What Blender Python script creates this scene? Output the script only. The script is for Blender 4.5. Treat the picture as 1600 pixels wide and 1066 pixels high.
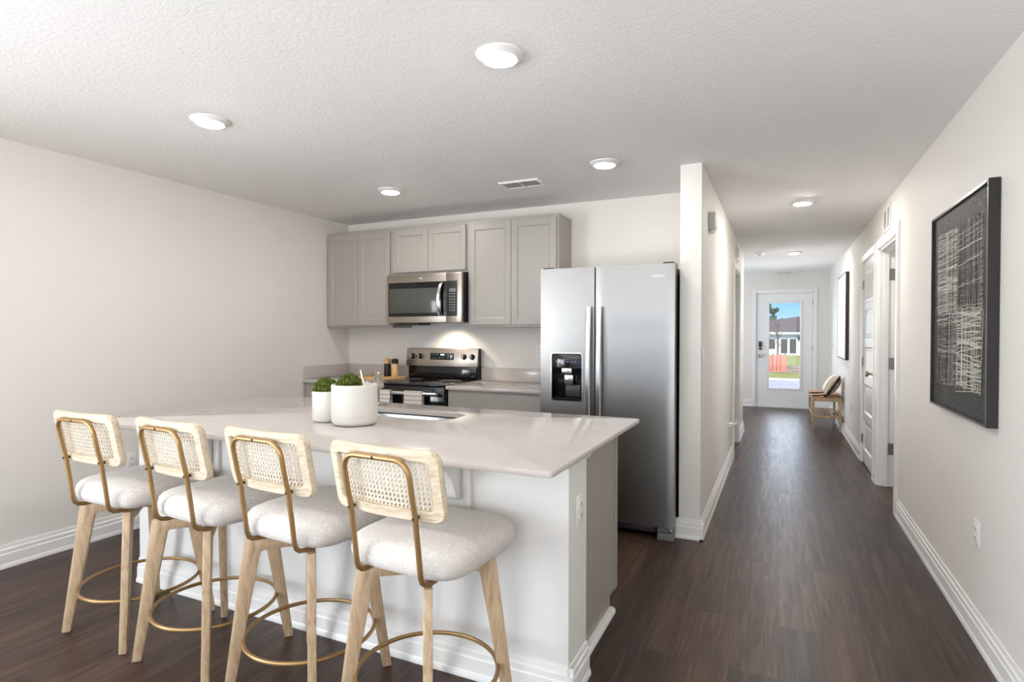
import bpy, bmesh, math, random
from mathutils import Vector, Matrix
for _o in list(bpy.data.objects):
    bpy.data.objects.remove(_o)
SC = bpy.context.scene
COL = SC.collection
PI = math.pi

# ------------------------------------------------------------------ camera
def make_camera():
    yaw, pit, rol = math.radians(24.9737), math.radians(-0.7612), math.radians(0.086)
    f = Vector((-math.sin(yaw)*math.cos(pit), math.cos(yaw)*math.cos(pit), math.sin(pit)))
    r = Vector((math.cos(yaw), math.sin(yaw), 0)); u = r.cross(f)
    r2 = r*math.cos(rol) + u*math.sin(rol); u2 = -r*math.sin(rol) + u*math.cos(rol)
    m = Matrix(((r2.x, u2.x, -f.x, 0), (r2.y, u2.y, -f.y, 0), (r2.z, u2.z, -f.z, 1.3401), (0, 0, 0, 1)))
    cd = bpy.data.cameras.new('camera'); cd.sensor_width = 36; cd.sensor_fit = 'HORIZONTAL'
    cd.lens = 898.68/1600*36; cd.clip_start = .02; cd.clip_end = 500
    co = bpy.data.objects.new('camera', cd); COL.objects.link(co); co.matrix_world = m
    SC.camera = co
make_camera()

# ------------------------------------------------------------------ world, lights, exposure
SC.view_settings.view_transform = 'Standard'; SC.view_settings.look = 'None'
SC.view_settings.gamma = 1; SC.view_settings.use_curve_mapping = False
SC.view_settings.exposure = 0.60
SC.cycles.use_denoising = True
SC.cycles.max_bounces = 12; SC.cycles.diffuse_bounces = 7; SC.cycles.glossy_bounces = 5
SC.cycles.transmission_bounces = 8; SC.cycles.transparent_max_bounces = 12
SC.cycles.sample_clamp_indirect = 6; SC.cycles.caustics_reflective = False; SC.cycles.caustics_refractive = False

w = bpy.data.worlds.new('sky'); SC.world = w; w.use_nodes = True
nt = w.node_tree; nt.nodes.clear()
_tc = nt.nodes.new('ShaderNodeTexCoord'); _sp = nt.nodes.new('ShaderNodeSeparateXYZ')
_cr = nt.nodes.new('ShaderNodeValToRGB'); _bg = nt.nodes.new('ShaderNodeBackground'); _wo = nt.nodes.new('ShaderNodeOutputWorld')
nt.links.new(_tc.outputs['Generated'], _sp.inputs[0]); nt.links.new(_sp.outputs[2], _cr.inputs[0])
nt.links.new(_cr.outputs[0], _bg.inputs[0]); nt.links.new(_bg.outputs[0], _wo.inputs[0])
_e = _cr.color_ramp.elements
_e[0].position = 0.0; _e[0].color = (.42, .66, .98, 1)
_e[1].position = 0.5; _e[1].color = (.05, .17, .55, 1)
_n = _e.new(.06); _n.color = (.17, .42, .92, 1)
_bg.inputs[1].default_value = 1.0

def lamp(name, kind, loc, energy, color=(1, 1, 1), rot=(0, 0, 0), **kw):
    d = bpy.data.lights.new(name, kind); d.energy = energy; d.color = color
    for k, v in kw.items(): setattr(d, k, v)
    o = bpy.data.objects.new(name, d); COL.objects.link(o); o.location = loc; o.rotation_euler = rot
    return o
lamp('sun', 'SUN', (6, 8, 12), 4.2, (1, .95, .86), (math.radians(38), math.radians(30), 0), angle=.01)
# daylight entering through the sliding glass door and the window behind the camera, plus added fill lamps
DAY = (.90, .955, 1.0); XL_ = -3.996
lamp('daylight_sliding_door', 'AREA', (-2.35, -3.32, 1.05), 8, DAY, (math.radians(90), 0, 0), shape='RECTANGLE', size=2.3, size_y=2.0)
lamp('daylight_rear_door', 'AREA', (-.05, -3.32, 1.05), 22, DAY, (math.radians(90), 0, 0), shape='RECTANGLE', size=1.3, size_y=2.0)
lamp('ceiling_fill_rear', 'AREA', (-1.15, -4.2, .01), 470, (1, .97, .93), (math.radians(180), 0, 0), shape='RECTANGLE', size=1.2, size_y=1.7)  # unseen lamp facing up, added to brighten the ceiling from the rear
lamp('bedroom_fill', 'AREA', (2.9, 5.4, 1.1), 14, DAY, (0, math.radians(100), 0), shape='RECTANGLE', size=1.3, size_y=1.5)  # added fill inside the windowless bedroom, lifts hall wall and ceiling
lamp('hall_ceiling_fill', 'AREA', (.07, 12.35, -.05), 60, (1, .97, .93), (math.radians(180), 0, 0), shape='RECTANGLE', size=1.2, size_y=1.0)  # added upward lamp outside the front door, lifts the hall ceiling
lamp('foyer_fill', 'AREA', (-2.42, 10.0, 1.2), 30, DAY, (0, math.radians(-115), 0), shape='RECTANGLE', size=1.5, size_y=1.7)  # added fill behind an invented foyer opening, lifts far and right walls
lamp('daylight_entry', 'AREA', (.07, 11.75, 1.15), 8.5, DAY, (math.radians(-90), 0, 0), shape='RECTANGLE', size=.52, size_y=1.55)

lamp('daylight_side_door', 'AREA', (XL_-.18, -1.2, .92), 135, DAY, (0, math.radians(-90), 0), shape='RECTANGLE', size=1.7, size_y=2.2)
# unseen upward lamp outside the side door, added to lift the ceiling
lamp('ceiling_fill_side', 'AREA', (XL_-1.25, -1.2, .0), 25, (1, .97, .93), (0, math.radians(180), 0), shape='RECTANGLE', size=1.9, size_y=2.4)

# ------------------------------------------------------------------ materials
def nodes(name):
    m = bpy.data.materials.new(name); m.use_nodes = True
    t = m.node_tree; b = t.nodes['Principled BSDF']
    return m, t, b
def srgb(r, g, b):
    c = lambda v: (v/255/12.92 if v <= 10 else ((v/255+.055)/1.055)**2.4)
    return (c(r), c(g), c(b), 1)
def plain(name, col, rough=.5, metal=0, spec=.5, emit=0, emitcol=None, coat=0):
    m, t, b = nodes(name)
    b.inputs['Base Color'].default_value = col; b.inputs['Roughness'].default_value = rough
    b.inputs['Metallic'].default_value = metal; b.inputs['Specular IOR Level'].default_value = spec
    b.inputs['Coat Weight'].default_value = coat
    if emit:
        b.inputs['Emission Color'].default_value = emitcol or col; b.inputs['Emission Strength'].default_value = emit
    return m
def N(t, typ, **kw):
    n = t.nodes.new(typ)
    for k, v in kw.items():
        if k in n.inputs: n.inputs[k].default_value = v
        else: setattr(n, k, v)
    return n
def mapping(t, scale, coord='Object', rot=(0, 0, 0)):
    tc = t.nodes.new('ShaderNodeTexCoord'); mp = t.nodes.new('ShaderNodeMapping')
    mp.inputs['Scale'].default_value = scale; mp.inputs['Rotation'].default_value = rot
    t.links.new(tc.outputs[coord], mp.inputs[0]); return mp.outputs[0]
def bump(t, b, height, strength, dist=.002):
    bp = N(t, 'ShaderNodeBump', Strength=strength, Distance=dist)
    t.links.new(height, bp.inputs['Height']); t.links.new(bp.outputs[0], b.inputs['Normal']); return bp
def ramp(t, fac, stops):
    r = t.nodes.new('ShaderNodeValToRGB'); e = r.color_ramp.elements
    e[0].position, e[0].color = stops[0]; e[1].position, e[1].color = stops[-1]
    for p, c in stops[1:-1]:
        x = e.new(p); x.color = c
    t.links.new(fac, r.inputs[0]); return r.outputs[0]
def paint(name, col, rough, scale, strength, dist):
    m, t, b = nodes(name); b.inputs['Base Color'].default_value = col; b.inputs['Roughness'].default_value = rough
    b.inputs['Specular IOR Level'].default_value = .3
    n = N(t, 'ShaderNodeTexNoise', Scale=scale, Detail=3.0, Roughness=.6)
    t.links.new(mapping(t, (1, 1, 1)), n.inputs['Vector']); bump(t, b, n.outputs[0], strength, dist); return m
M = {}
M['wall'] = paint('wall_paint', srgb(232, 228, 222), .6, 120, .12, .002)
def ceiling_mat():
    m, t, b = nodes('knockdown_ceiling'); b.inputs['Base Color'].default_value = srgb(238, 237, 236); b.inputs['Roughness'].default_value = .8
    v = mapping(t, (1, 1, 1))
    n = N(t, 'ShaderNodeTexNoise', Scale=55.0, Detail=4.0, Roughness=.55, Distortion=.6); t.links.new(v, n.inputs['Vector'])
    r = ramp(t, n.outputs[0], [(.42, (0, 0, 0, 1)), (.62, (1, 1, 1, 1))]); bump(t, b, r, .22, .004); return m
M['ceiling'] = ceiling_mat()
M['trim'] = plain('white_trim_paint', srgb(238, 237, 234), .32)
M['door_white'] = plain('white_door_paint', srgb(236, 236, 235), .35)
M['island_white'] = paint('island_wall_paint', srgb(228, 227, 224), .5, 120, .1, .002)
def floor_mat():
    m, t, b = nodes('plank_floor')
    tc = t.nodes.new('ShaderNodeTexCoord'); mp = N(t, 'ShaderNodeMapping'); mp.inputs['Rotation'].default_value = (0, 0, PI/2)
    t.links.new(tc.outputs['Object'], mp.inputs[0])
    br = N(t, 'ShaderNodeTexBrick', Scale=1.0); br.offset = .37; br.offset_frequency = 2
    br.inputs['Color1'].default_value = (0, 0, 0, 1); br.inputs['Color2'].default_value = (1, 1, 1, 1); br.inputs['Mortar'].default_value = (.5, .5, .5, 1)
    br.inputs['Mortar Size'].default_value = .002; br.inputs['Brick Width'].default_value = 1.22; br.inputs['Row Height'].default_value = .178
    t.links.new(mp.outputs[0], br.inputs['Vector'])
    # per-plank offset of the grain
    mul = N(t, 'ShaderNodeVectorMath', operation='MULTIPLY_ADD'); mul.inputs[1].default_value = (7.3, 3.1, 0)
    t.links.new(br.outputs['Color'], mul.inputs[0]); t.links.new(tc.outputs['Object'], mul.inputs[2])
    gm = N(t, 'ShaderNodeMapping'); gm.inputs['Scale'].default_value = (26, 1.6, 1); t.links.new(mul.outputs[0], gm.inputs[0])
    g = N(t, 'ShaderNodeTexNoise', Scale=1.0, Detail=6.0, Roughness=.62, Distortion=1.2); t.links.new(gm.outputs[0], g.inputs['Vector'])
    g2m = N(t, 'ShaderNodeMapping'); g2m.inputs['Scale'].default_value = (120, 5, 1); t.links.new(mul.outputs[0], g2m.inputs[0])
    g2 = N(t, 'ShaderNodeTexNoise', Scale=1.0, Detail=3.0, Roughness=.6); t.links.new(g2m.outputs[0], g2.inputs['Vector'])
    c = ramp(t, g.outputs[0], [(.28, srgb(46, 31, 24)), (.5, srgb(67, 49, 40)), (.72, srgb(90, 69, 57))])
    mx = N(t, 'ShaderNodeMix', data_type='RGBA', blend_type='MULTIPLY'); mx.inputs['Factor'].default_value = 1
    pr = ramp(t, br.outputs['Color'], [(0, (.60, .59, .58, 1)), (.5, (.92, .90, .88, 1)), (1, (1.28, 1.25, 1.22, 1))])
    t.links.new(c, mx.inputs['A']); t.links.new(pr, mx.inputs['B'])
    mx2 = N(t, 'ShaderNodeMix', data_type='RGBA', blend_type='MULTIPLY'); mx2.inputs['Factor'].default_value = .55
    fr = ramp(t, g2.outputs[0], [(.3, (.6, .6, .6, 1)), (.7, (1.15, 1.15, 1.15, 1))])
    t.links.new(mx.outputs['Result'], mx2.inputs['A']); t.links.new(fr, mx2.inputs['B'])
    mx3 = N(t, 'ShaderNodeMix', data_type='RGBA', blend_type='MIX'); mx3.inputs['B'].default_value = srgb(52, 44, 40)
    t.links.new(br.outputs['Fac'], mx3.inputs['Factor']); t.links.new(mx2.outputs['Result'], mx3.inputs['A'])
    t.links.new(mx3.outputs['Result'], b.inputs['Base Color'])
    rr = ramp(t, g.outputs[0], [(.2, (.42, .42, .42, 1)), (.8, (.30, .30, .30, 1))]); t.links.new(rr, b.inputs['Roughness'])
    bump(t, b, g2.outputs[0], .12, .001); b.inputs['Specular IOR Level'].default_value = .32
    return m
M['floor'] = floor_mat()
def quartz():
    m, t, b = nodes('white_quartz'); v = mapping(t, (1, 1, 1))
    n = N(t, 'ShaderNodeTexNoise', Scale=2.2, Detail=6.0, Roughness=.6, Distortion=1.5); t.links.new(v, n.inputs['Vector'])
    c = ramp(t, n.outputs[0], [(.44, srgb(196, 189, 184)), (.5, srgb(193, 186, 180)), (.56, srgb(196, 189, 184))])
    t.links.new(c, b.inputs['Base Color']); b.inputs['Roughness'].default_value = .14; return m
M['quartz'] = quartz()
M['cabinet'] = plain('grey_cabinet_paint', srgb(164, 159, 151), .38)
M['cabinet_dark'] = plain('cabinet_shadow_gap', srgb(70, 66, 62), .6)
def brushed(name, col, rough, axis='x', metal=1.0):
    m, t, b = nodes(name); b.inputs['Base Color'].default_value = col; b.inputs['Metallic'].default_value = metal
    sc = (1.5, 1.5, 420) if axis == 'x' else (420, 420, 1.5)
    n = N(t, 'ShaderNodeTexNoise', Scale=1.0, Detail=2.0); t.links.new(mapping(t, sc), n.inputs['Vector'])
    r = ramp(t, n.outputs[0], [(.3, (rough-.012,)*3+(1,)), (.7, (rough+.02,)*3+(1,))]); t.links.new(r, b.inputs['Roughness'])
    return m
M['steel'] = brushed('brushed_stainless', srgb(148, 146, 143), .32)
M['steel_warm'] = brushed('warm_stainless', srgb(176, 168, 158), .3)
M['steel_handle'] = plain('satin_handle_steel', srgb(205, 204, 202), .22, 1)
M['nickel'] = plain('brushed_nickel', srgb(190, 182, 172), .24, 1)
M['hinge'] = plain('satin_nickel_hinge', srgb(160, 158, 154), .35, 1)
M['sinksteel'] = plain('sink_steel', srgb(236, 239, 241), .3, .9)
M['black_gloss'] = plain('black_glass', srgb(18, 17, 17), .08)
M['mw_glass'] = plain('smoked_door_glass', srgb(72, 72, 68), .12)
M['oven_glass'] = plain('dark_oven_glass', srgb(30, 28, 28), .2)
M['black'] = plain('black_plastic', srgb(26, 25, 25), .45)
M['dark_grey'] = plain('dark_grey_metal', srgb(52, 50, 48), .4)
M['grey_mid'] = plain('grey_plastic', srgb(120, 118, 115), .45)
M['key'] = plain('key_print', srgb(150, 150, 150), .5)
M['digit'] = plain('blue_led', srgb(150, 190, 255), .5, emit=3.0, emitcol=srgb(110, 165, 255))
M['plastic_white'] = plain('white_plastic', srgb(238, 237, 234), .35)
M['slot'] = plain('socket_slot', srgb(70, 68, 66), .6)
M['grille_back'] = plain('grille_backing', srgb(186, 184, 180), .8)
M['vent_dark'] = plain('vent_shadow', srgb(158, 156, 153), .8)
M['pot'] = plain('white_ceramic', srgb(216, 213, 207), .42)
M['soil'] = plain('soil', srgb(60, 48, 38), .9)
def moss():
    m, t, b = nodes('green_moss'); v = mapping(t, (1, 1, 1))
    n = N(t, 'ShaderNodeTexNoise', Scale=90.0, Detail=3.0); t.links.new(v, n.inputs['Vector'])
    c = ramp(t, n.outputs[0], [(.3, srgb(42, 52, 20)), (.55, srgb(78, 90, 36)), (.75, srgb(112, 120, 56))])
    t.links.new(c, b.inputs['Base Color']); b.inputs['Roughness'].default_value = .95; b.inputs['Specular IOR Level'].default_value = .1; return m
M['moss'] = moss()
def wood(name, dark, mid, light, scale=(9, 9, 1.2), rough=.5):
    m, t, b = nodes(name)
    n = N(t, 'ShaderNodeTexNoise', Scale=6.0, Detail=5.0, Roughness=.6, Distortion=1.4); t.links.new(mapping(t, scale), n.inputs['Vector'])
    c = ramp(t, n.outputs[0], [(.3, dark), (.5, mid), (.7, light)]); t.links.new(c, b.inputs['Base Color'])
    b.inputs['Roughness'].default_value = rough; bump(t, b, n.outputs[0], .08, .001); return m
M['ash'] = wood('ash_leg_wood', srgb(160, 134, 104), srgb(186, 161, 130), srgb(200, 177, 148))
M['ash_pale'] = wood('pale_ash_frame', srgb(182, 162, 132), srgb(206, 192, 168), srgb(218, 206, 186), (1.5, 9, 9))
M['bench_wood'] = wood('oak_bench', srgb(168, 140, 104), srgb(192, 164, 128), srgb(206, 182, 148), (3, 3, 3))
M['board_wood'] = wood('maple_board', srgb(196, 152, 100), srgb(216, 176, 124), srgb(228, 192, 144), (2, 8, 8))
M['grinder_wood'] = wood('beech', srgb(202, 158, 106), srgb(220, 180, 128), srgb(230, 196, 150), (8, 8, 2))
M['brass'] = plain('aged_brass', srgb(168, 136, 92), .38, .75)
M['screw'] = plain('bronze_screw', srgb(96, 78, 54), .4, .8)
M['cane'] = plain('natural_cane', srgb(226, 215, 196), .55)
def boucle():
    m, t, b = nodes('boucle_fabric'); v = mapping(t, (1, 1, 1))
    vo = N(t, 'ShaderNodeTexVoronoi', Scale=150.0); t.links.new(v, vo.inputs['Vector'])
    n = N(t, 'ShaderNodeTexNoise', Scale=60.0, Detail=3.0); t.links.new(v, n.inputs['Vector'])
    ad = N(t, 'ShaderNodeMath', operation='ADD'); t.links.new(vo.outputs['Distance'], ad.inputs[0]); t.links.new(n.outputs[0], ad.inputs[1])
    c = ramp(t, ad.outputs[0], [(.4, srgb(226, 221, 215)), (1.2, srgb(202, 196, 190))]); t.links.new(c, b.inputs['Base Color'])
    b.inputs['Roughness'].default_value = .95; b.inputs['Specular IOR Level'].default_value = .1; b.inputs['Sheen Weight'].default_value = .25
    bump(t, b, ad.outputs[0], .35, .004); return m
M['boucle'] = boucle()
M['swivel'] = plain('swivel_steel', srgb(60, 52, 44), .5, .6)
def towel_mat():
    m, t, b = nodes('striped_towel')
    wv = N(t, 'ShaderNodeTexWave', Scale=9.0, Distortion=1.2); wv.bands_direction = 'Z'; t.links.new(mapping(t, (1, 1, 1)), wv.inputs['Vector'])
    c = ramp(t, wv.outputs['Fac'], [(.35, srgb(222, 216, 209)), (.9, srgb(186, 177, 168))]); t.links.new(c, b.inputs['Base Color']); b.inputs['Roughness'].default_value = .95
    return m
M['towel'] = towel_mat()
M['art_frame'] = plain('black_frame', srgb(34, 32, 31), .35)
M['art_edge'] = plain('pewter_frame_lip', srgb(120, 116, 112), .3, .7)
def art_bg():
    m, t, b = nodes('charcoal_print')
    n = N(t, 'ShaderNodeTexNoise', Scale=60.0, Detail=4.0, Roughness=.7); t.links.new(mapping(t, (1, .35, 2.5)), n.inputs['Vector'])
    c = ramp(t, n.outputs[0], [(.42, srgb(36, 35, 35)), (.55, srgb(52, 51, 50)), (.68, srgb(104, 102, 100))]); t.links.new(c, b.inputs['Base Color']); b.inputs['Roughness'].default_value = .6
    return m
M['art_bg'] = art_bg()
M['ink_light'] = plain('pale_ink', srgb(214, 210, 202), .6)
M['ink_tan'] = plain('tan_ink', srgb(150, 142, 128), .6)
M['ink_dark'] = plain('dark_ink', srgb(26, 25, 25), .6)
M['canvas'] = plain('white_canvas', srgb(238, 238, 238), .6)
M['lens'] = plain('lamp_lens', (1, 1, 1, 1), .5, emit=138.0, emitcol=(1, .965, .92, 1))
M['lens_hall'] = plain('hall_lamp_lens', (1, 1, 1, 1), .5, emit=300.0, emitcol=(1, .95, .89, 1))
M['glass'] = None
def glass():
    m = bpy.data.materials.new('clear_door_glass'); m.use_nodes = True; t = m.node_tree; t.nodes.clear()
    o = N(t, 'ShaderNodeOutputMaterial'); mx = N(t, 'ShaderNodeMixShader'); a = N(t, 'ShaderNodeBsdfTransparent'); g = N(t, 'ShaderNodeBsdfGlossy', Roughness=.02)
    a.inputs[0].default_value = (.97, .98, .98, 1); fr = N(t, 'ShaderNodeFresnel', IOR=1.3)
    t.links.new(fr.outputs[0], mx.inputs[0]); t.links.new(a.outputs[0], mx.inputs[1]); t.links.new(g.outputs[0], mx.inputs[2]); t.links.new(mx.outputs[0], o.inputs[0]); return m
M['glass'] = glass()
M['cush_white'] = plain('cream_weave', srgb(232, 228, 220), .95)
M['cush_tan'] = plain('tan_stitch', srgb(150, 122, 92), .95)
M['cush_beige'] = plain('beige_weave', srgb(200, 186, 166), .95)
M['tassel'] = plain('black_tassel', srgb(22, 20, 22), .95)
def grass_mat(name, a, b_, c_, sc):
    m, t, b = nodes(name); n = N(t, 'ShaderNodeTexNoise', Scale=sc, Detail=6.0, Roughness=.7); t.links.new(mapping(t, (1, 1, 1)), n.inputs['Vector'])
    c = ramp(t, n.outputs[0], [(.35, a), (.5, b_), (.65, c_)]); t.links.new(c, b.inputs['Base Color']); b.inputs['Roughness'].default_value = .95; b.inputs['Specular IOR Level'].default_value = .1; return m
M['grass'] = grass_mat('lawn_grass', srgb(130, 135, 70), srgb(168, 166, 92), srgb(190, 186, 120), 1.2)
M['dirt'] = grass_mat('sandy_dirt', srgb(124, 106, 86), srgb(176, 158, 132), srgb(206, 190, 164), 1.0)
M['asphalt'] = grass_mat('grey_asphalt', srgb(176, 172, 176), srgb(196, 192, 196), srgb(208, 204, 208), 3)
M['kerb'] = plain('concrete_kerb', srgb(226, 216, 202), .9)
M['netting'] = plain('orange_netting', srgb(248, 158, 138), .7)
M['house_wall'] = plain('house_stucco', srgb(214, 222, 236), .8)
M['house_trim'] = plain('house_fascia', srgb(240, 240, 242), .6)
M['roof'] = grass_mat('roof_shingle', srgb(84, 74, 72), srgb(104, 92, 88), srgb(124, 110, 104), 2)
M['house_glass'] = plain('dark_window', srgb(70, 66, 54), .15)
M['bark'] = plain('bark', srgb(120, 92, 76), .9)
M['leaf'] = plain('far_foliage', srgb(70, 84, 62), .9)

# ------------------------------------------------------------------ mesh building
class MB:
    def __init__(s): s.bm = bmesh.new()
    def box(s, x0, x1, y0, y1, z0, z1, bev=0, seg=2):
        x0, x1 = sorted((x0, x1)); y0, y1 = sorted((y0, y1)); z0, z1 = sorted((z0, z1))
        vs = [s.bm.verts.new((x, y, z)) for x in (x0, x1) for y in (y0, y1) for z in (z0, z1)]
        fs = [s.bm.faces.new([vs[i] for i in q]) for q in ((0, 1, 3, 2), (4, 6, 7, 5), (0, 4, 5, 1), (2, 3, 7, 6), (0, 2, 6, 4), (1, 5, 7, 3))]
        if bev:
            es = list({e for f in fs for e in f.edges})
            bmesh.ops.bevel(s.bm, geom=es, offset=bev, segments=seg, profile=.5, affect='EDGES')
        return s
    def prism(s, pts, axis, a, b, bev=0, seg=2):
        """pts: 2D outline in the plane normal to axis; x->(y,z) y->(x,z) z->(x,y)"""
        def mk(p, c):
            return {'x': (c, p[0], p[1]), 'y': (p[0], c, p[1]), 'z': (p[0], p[1], c)}[axis]
        A = [s.bm.verts.new(mk(p, a)) for p in pts]; B = [s.bm.verts.new(mk(p, b)) for p in pts]
        n = len(pts); fs = [s.bm.faces.new(A), s.bm.faces.new(B[::-1])]
        for i in range(n): fs.append(s.bm.faces.new((A[i], B[i], B[(i+1) % n], A[(i+1) % n])))
        bmesh.ops.recalc_face_normals(s.bm, faces=fs)
        if bev: bmesh.ops.bevel(s.bm, geom=list({e for f in fs for e in f.edges}), offset=bev, segments=seg, profile=.5, affect='EDGES')
        return s
    def rings(s, loops, closed=True, cap=True, wrap=False):
        L = [[s.bm.verts.new(p) for p in lp] for lp in loops]; n = len(L[0]); fs = []
        m = len(L) if wrap else len(L)-1
        for k in range(m):
            A, B = L[k], L[(k+1) % len(L)]
            for i in range(n if closed else n-1): fs.append(s.bm.faces.new((A[i], A[(i+1) % n], B[(i+1) % n], B[i])))
        if cap and not wrap and closed:
            fs.append(s.bm.faces.new(L[0][::-1])); fs.append(s.bm.faces.new(L[-1]))
        bmesh.ops.recalc_face_normals(s.bm, faces=fs)
        return s
    def lathe(s, prof, c=(0, 0, 0), axis='z', n=32):
        loops = []
        for r, h in prof:
            lp = []
            for i in range(n):
                a = 2*PI*i/n; u, v = max(r, 1e-5)*math.cos(a), max(r, 1e-5)*math.sin(a)
                p = {'z': (u, v, h), 'y': (u, h, v), 'x': (h, u, v)}[axis]
                lp.append((p[0]+c[0], p[1]+c[1], p[2]+c[2]))
            loops.append(lp)
        return s.rings(loops)
    def cyl(s, c, r, h, axis='z', n=24, bev=0):
        if bev: return s.lathe([(r-bev, 0), (r, bev), (r, h-bev), (r-bev, h)], c, axis, n)
        return s.lathe([(r, 0), (r, h)], c, axis, n)
    def tube(s, pts, r, n=10, closed=False):
        P = [Vector(p) for p in pts]; loops = []; up = None
        for i, p in enumerate(P):
            if closed: d = P[(i+1) % len(P)]-P[i-1]
            else: d = P[min(i+1, len(P)-1)]-P[max(i-1, 0)]
            d.normalize()
            if up is None:
                up = Vector((0, 0, 1)) if abs(d.z) < .9 else Vector((0, 1, 0))
            u = (up-d*up.dot(d)).normalized(); v = d.cross(u); up = u
            loops.append([p+u*(r*math.cos(2*PI*k/n))+v*(r*math.sin(2*PI*k/n)) for k in range(n)])
        return s.rings(loops, wrap=closed)
    def build(s, name, mat, parent=None, smooth=True, loc=None):
        off = Vector(loc) if loc is not None else (parent_base(parent) if parent else None)
        if off is not None: bmesh.ops.translate(s.bm, verts=s.bm.verts, vec=-off)
        me = bpy.data.meshes.new(name); s.bm.to_mesh(me); s.bm.free()
        me.materials.append(mat)
        if smooth:
            for p in me.polygons: p.use_smooth = True
            me.set_sharp_from_angle(angle=math.radians(35))
        o = bpy.data.objects.new(name, me); COL.objects.link(o)
        if parent: o.parent = parent
        elif off is not None: o.location = off
        return o
def parent_base(o):
    v = Vector((0, 0, 0))
    while o: v += o.location; o = o.parent
    return v
def thing(name, label, cat, loc, group=None):
    o = bpy.data.objects.new(name, None); COL.objects.link(o); o.location = loc; o.empty_display_size = .05
    o['label'] = label; o['category'] = cat
    if group: o['group'] = group
    return o
def tag(o, label, cat, group=None, kind=None):
    o['label'] = label; o['category'] = cat
    if group: o['group'] = group
    if kind: o['kind'] = kind
    return o
def struct(mb, name, mat, smooth=False):
    o = mb.build(name, mat, None, smooth); o['kind'] = 'structure'; return o
def dup(root, loc, label=None, group=None, rz=None):
    r = root.copy(); COL.objects.link(r); r.location = loc
    if rz is not None: r.rotation_euler.z = rz
    if label: r['label'] = label
    if group: r['group'] = group
    for ch in list(root.children):
        c = ch.copy(); COL.objects.link(c); c.parent = r
        for g in list(ch.children):
            d = g.copy(); COL.objects.link(d); d.parent = c
    return r
def arc(cx, cy, r, a0, a1, n):
    return [(cx+r*math.cos(a0+(a1-a0)*i/n), cy+r*math.sin(a0+(a1-a0)*i/n)) for i in range(n+1)]
def rrect(x0, x1, y0, y1, r, n=5):
    return (arc(x1-r, y1-r, r, 0, PI/2, n)+arc(x0+r, y1-r, r, PI/2, PI, n)+arc(x0+r, y0+r, r, PI, 1.5*PI, n)+arc(x1-r, y0+r, r, 1.5*PI, 2*PI, n))

# ------------------------------------------------------------------ room dimensions
XL, YB, XC, YC, XR, YF, H = -3.996, 4.63, -.462, 3.8825, .793, 11.504, 2.44
XK = XC-.134            # kitchen face of the hall wall
YR = -3.2               # wall behind the camera
T = .115
# ------------------------------------------------------------------ structure
struct(MB().box(XL-.3, 3.2, YR-.3, YF+.12, -.12, 0), 'floor', M['floor'])
struct(MB().box(XL-.3, 3.2, YR-.3, YF+.4, H, H+.15), 'ceiling', M['ceiling'])
m = MB(); m.box(XL-.15, XL, YR-.15, -2.35, 0, H); m.box(XL-.15, XL, -.05, YB+.12, 0, H); m.box(XL-.15, XL, -2.35, -.05, 2.1, H)
struct(m, 'wall_left', M['wall'])
m = MB()
for a, b in ((-2.35, -2.29), (-1.24, -1.16), (-.11, -.05)): m.box(XL-.1, XL-.04, a, b, 0, 2.1)
m.box(XL-.1, XL-.04, -2.35, -.05, 2.04, 2.1); m.box(XL-.1, XL-.04, -2.35, -.05, 0, .05)
struct(m, 'door_2', M['trim'])
struct(MB().box(XL, XK, YB, YB+.12, 0, H), 'wall_back', M['wall'])
# hall left wall with its cased opening
OL0, OL1, OLZ = 6.74, 7.60, 2.06
m = MB(); m.box(XK, XC, YC, OL0, 0, H); m.box(XK, XC, OL1, 8.62, 0, H); m.box(XK, XC, OL0, OL1, OLZ, H)
struct(m, 'wall_hall', M['wall'])
# right wall with two door openings
D1a, D1b, D2a, D2b, DZ = 5.09, 5.98, 6.22, 7.03, 2.085
m = MB(); m.box(XR, XR+T, YR-.15, D1a, 0, H); m.box(XR, XR+T, D1b, D2a, 0, H); m.box(XR, XR+T, D2b, YF+.12, 0, H)
m.box(XR, XR+T, D1a, D1b, DZ, H); m.box(XR, XR+T, D2a, D2b, DZ, H)
struct(m, 'wall_right', M['wall'])
FX0, FX1, FZ = -.40, .54, 2.085
m = MB(); m.box(-2.3, FX0, YF, YF+.12, 0, H); m.box(FX1, XR, YF, YF+.12, 0, H); m.box(FX0, FX1, YF, YF+.12, FZ, H)
struct(m, 'wall_front', M['wall'])
# rooms seen as slivers through the openings
m = MB(); m.box(-2.3, -2.2, YB+.12, 9.1, 0, H); m.box(-2.3, -2.2, 10.9, YF, 0, H); m.box(-2.3, -2.2, 9.1, 10.9, 0, .6); m.box(-2.3, -2.2, 9.1, 10.9, 2.15, H); struct(m, 'wall_foyer', M['wall'])
m = MB(); m.box(3.0, 3.1, 3.4, 9, 0, H); m.box(XR+T, 3.0, 3.3, 3.4, 0, H); m.box(XR+T, 3.0, 9, 9.1, 0, H); struct(m, 'wall_bedroom', M['wall'])
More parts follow.
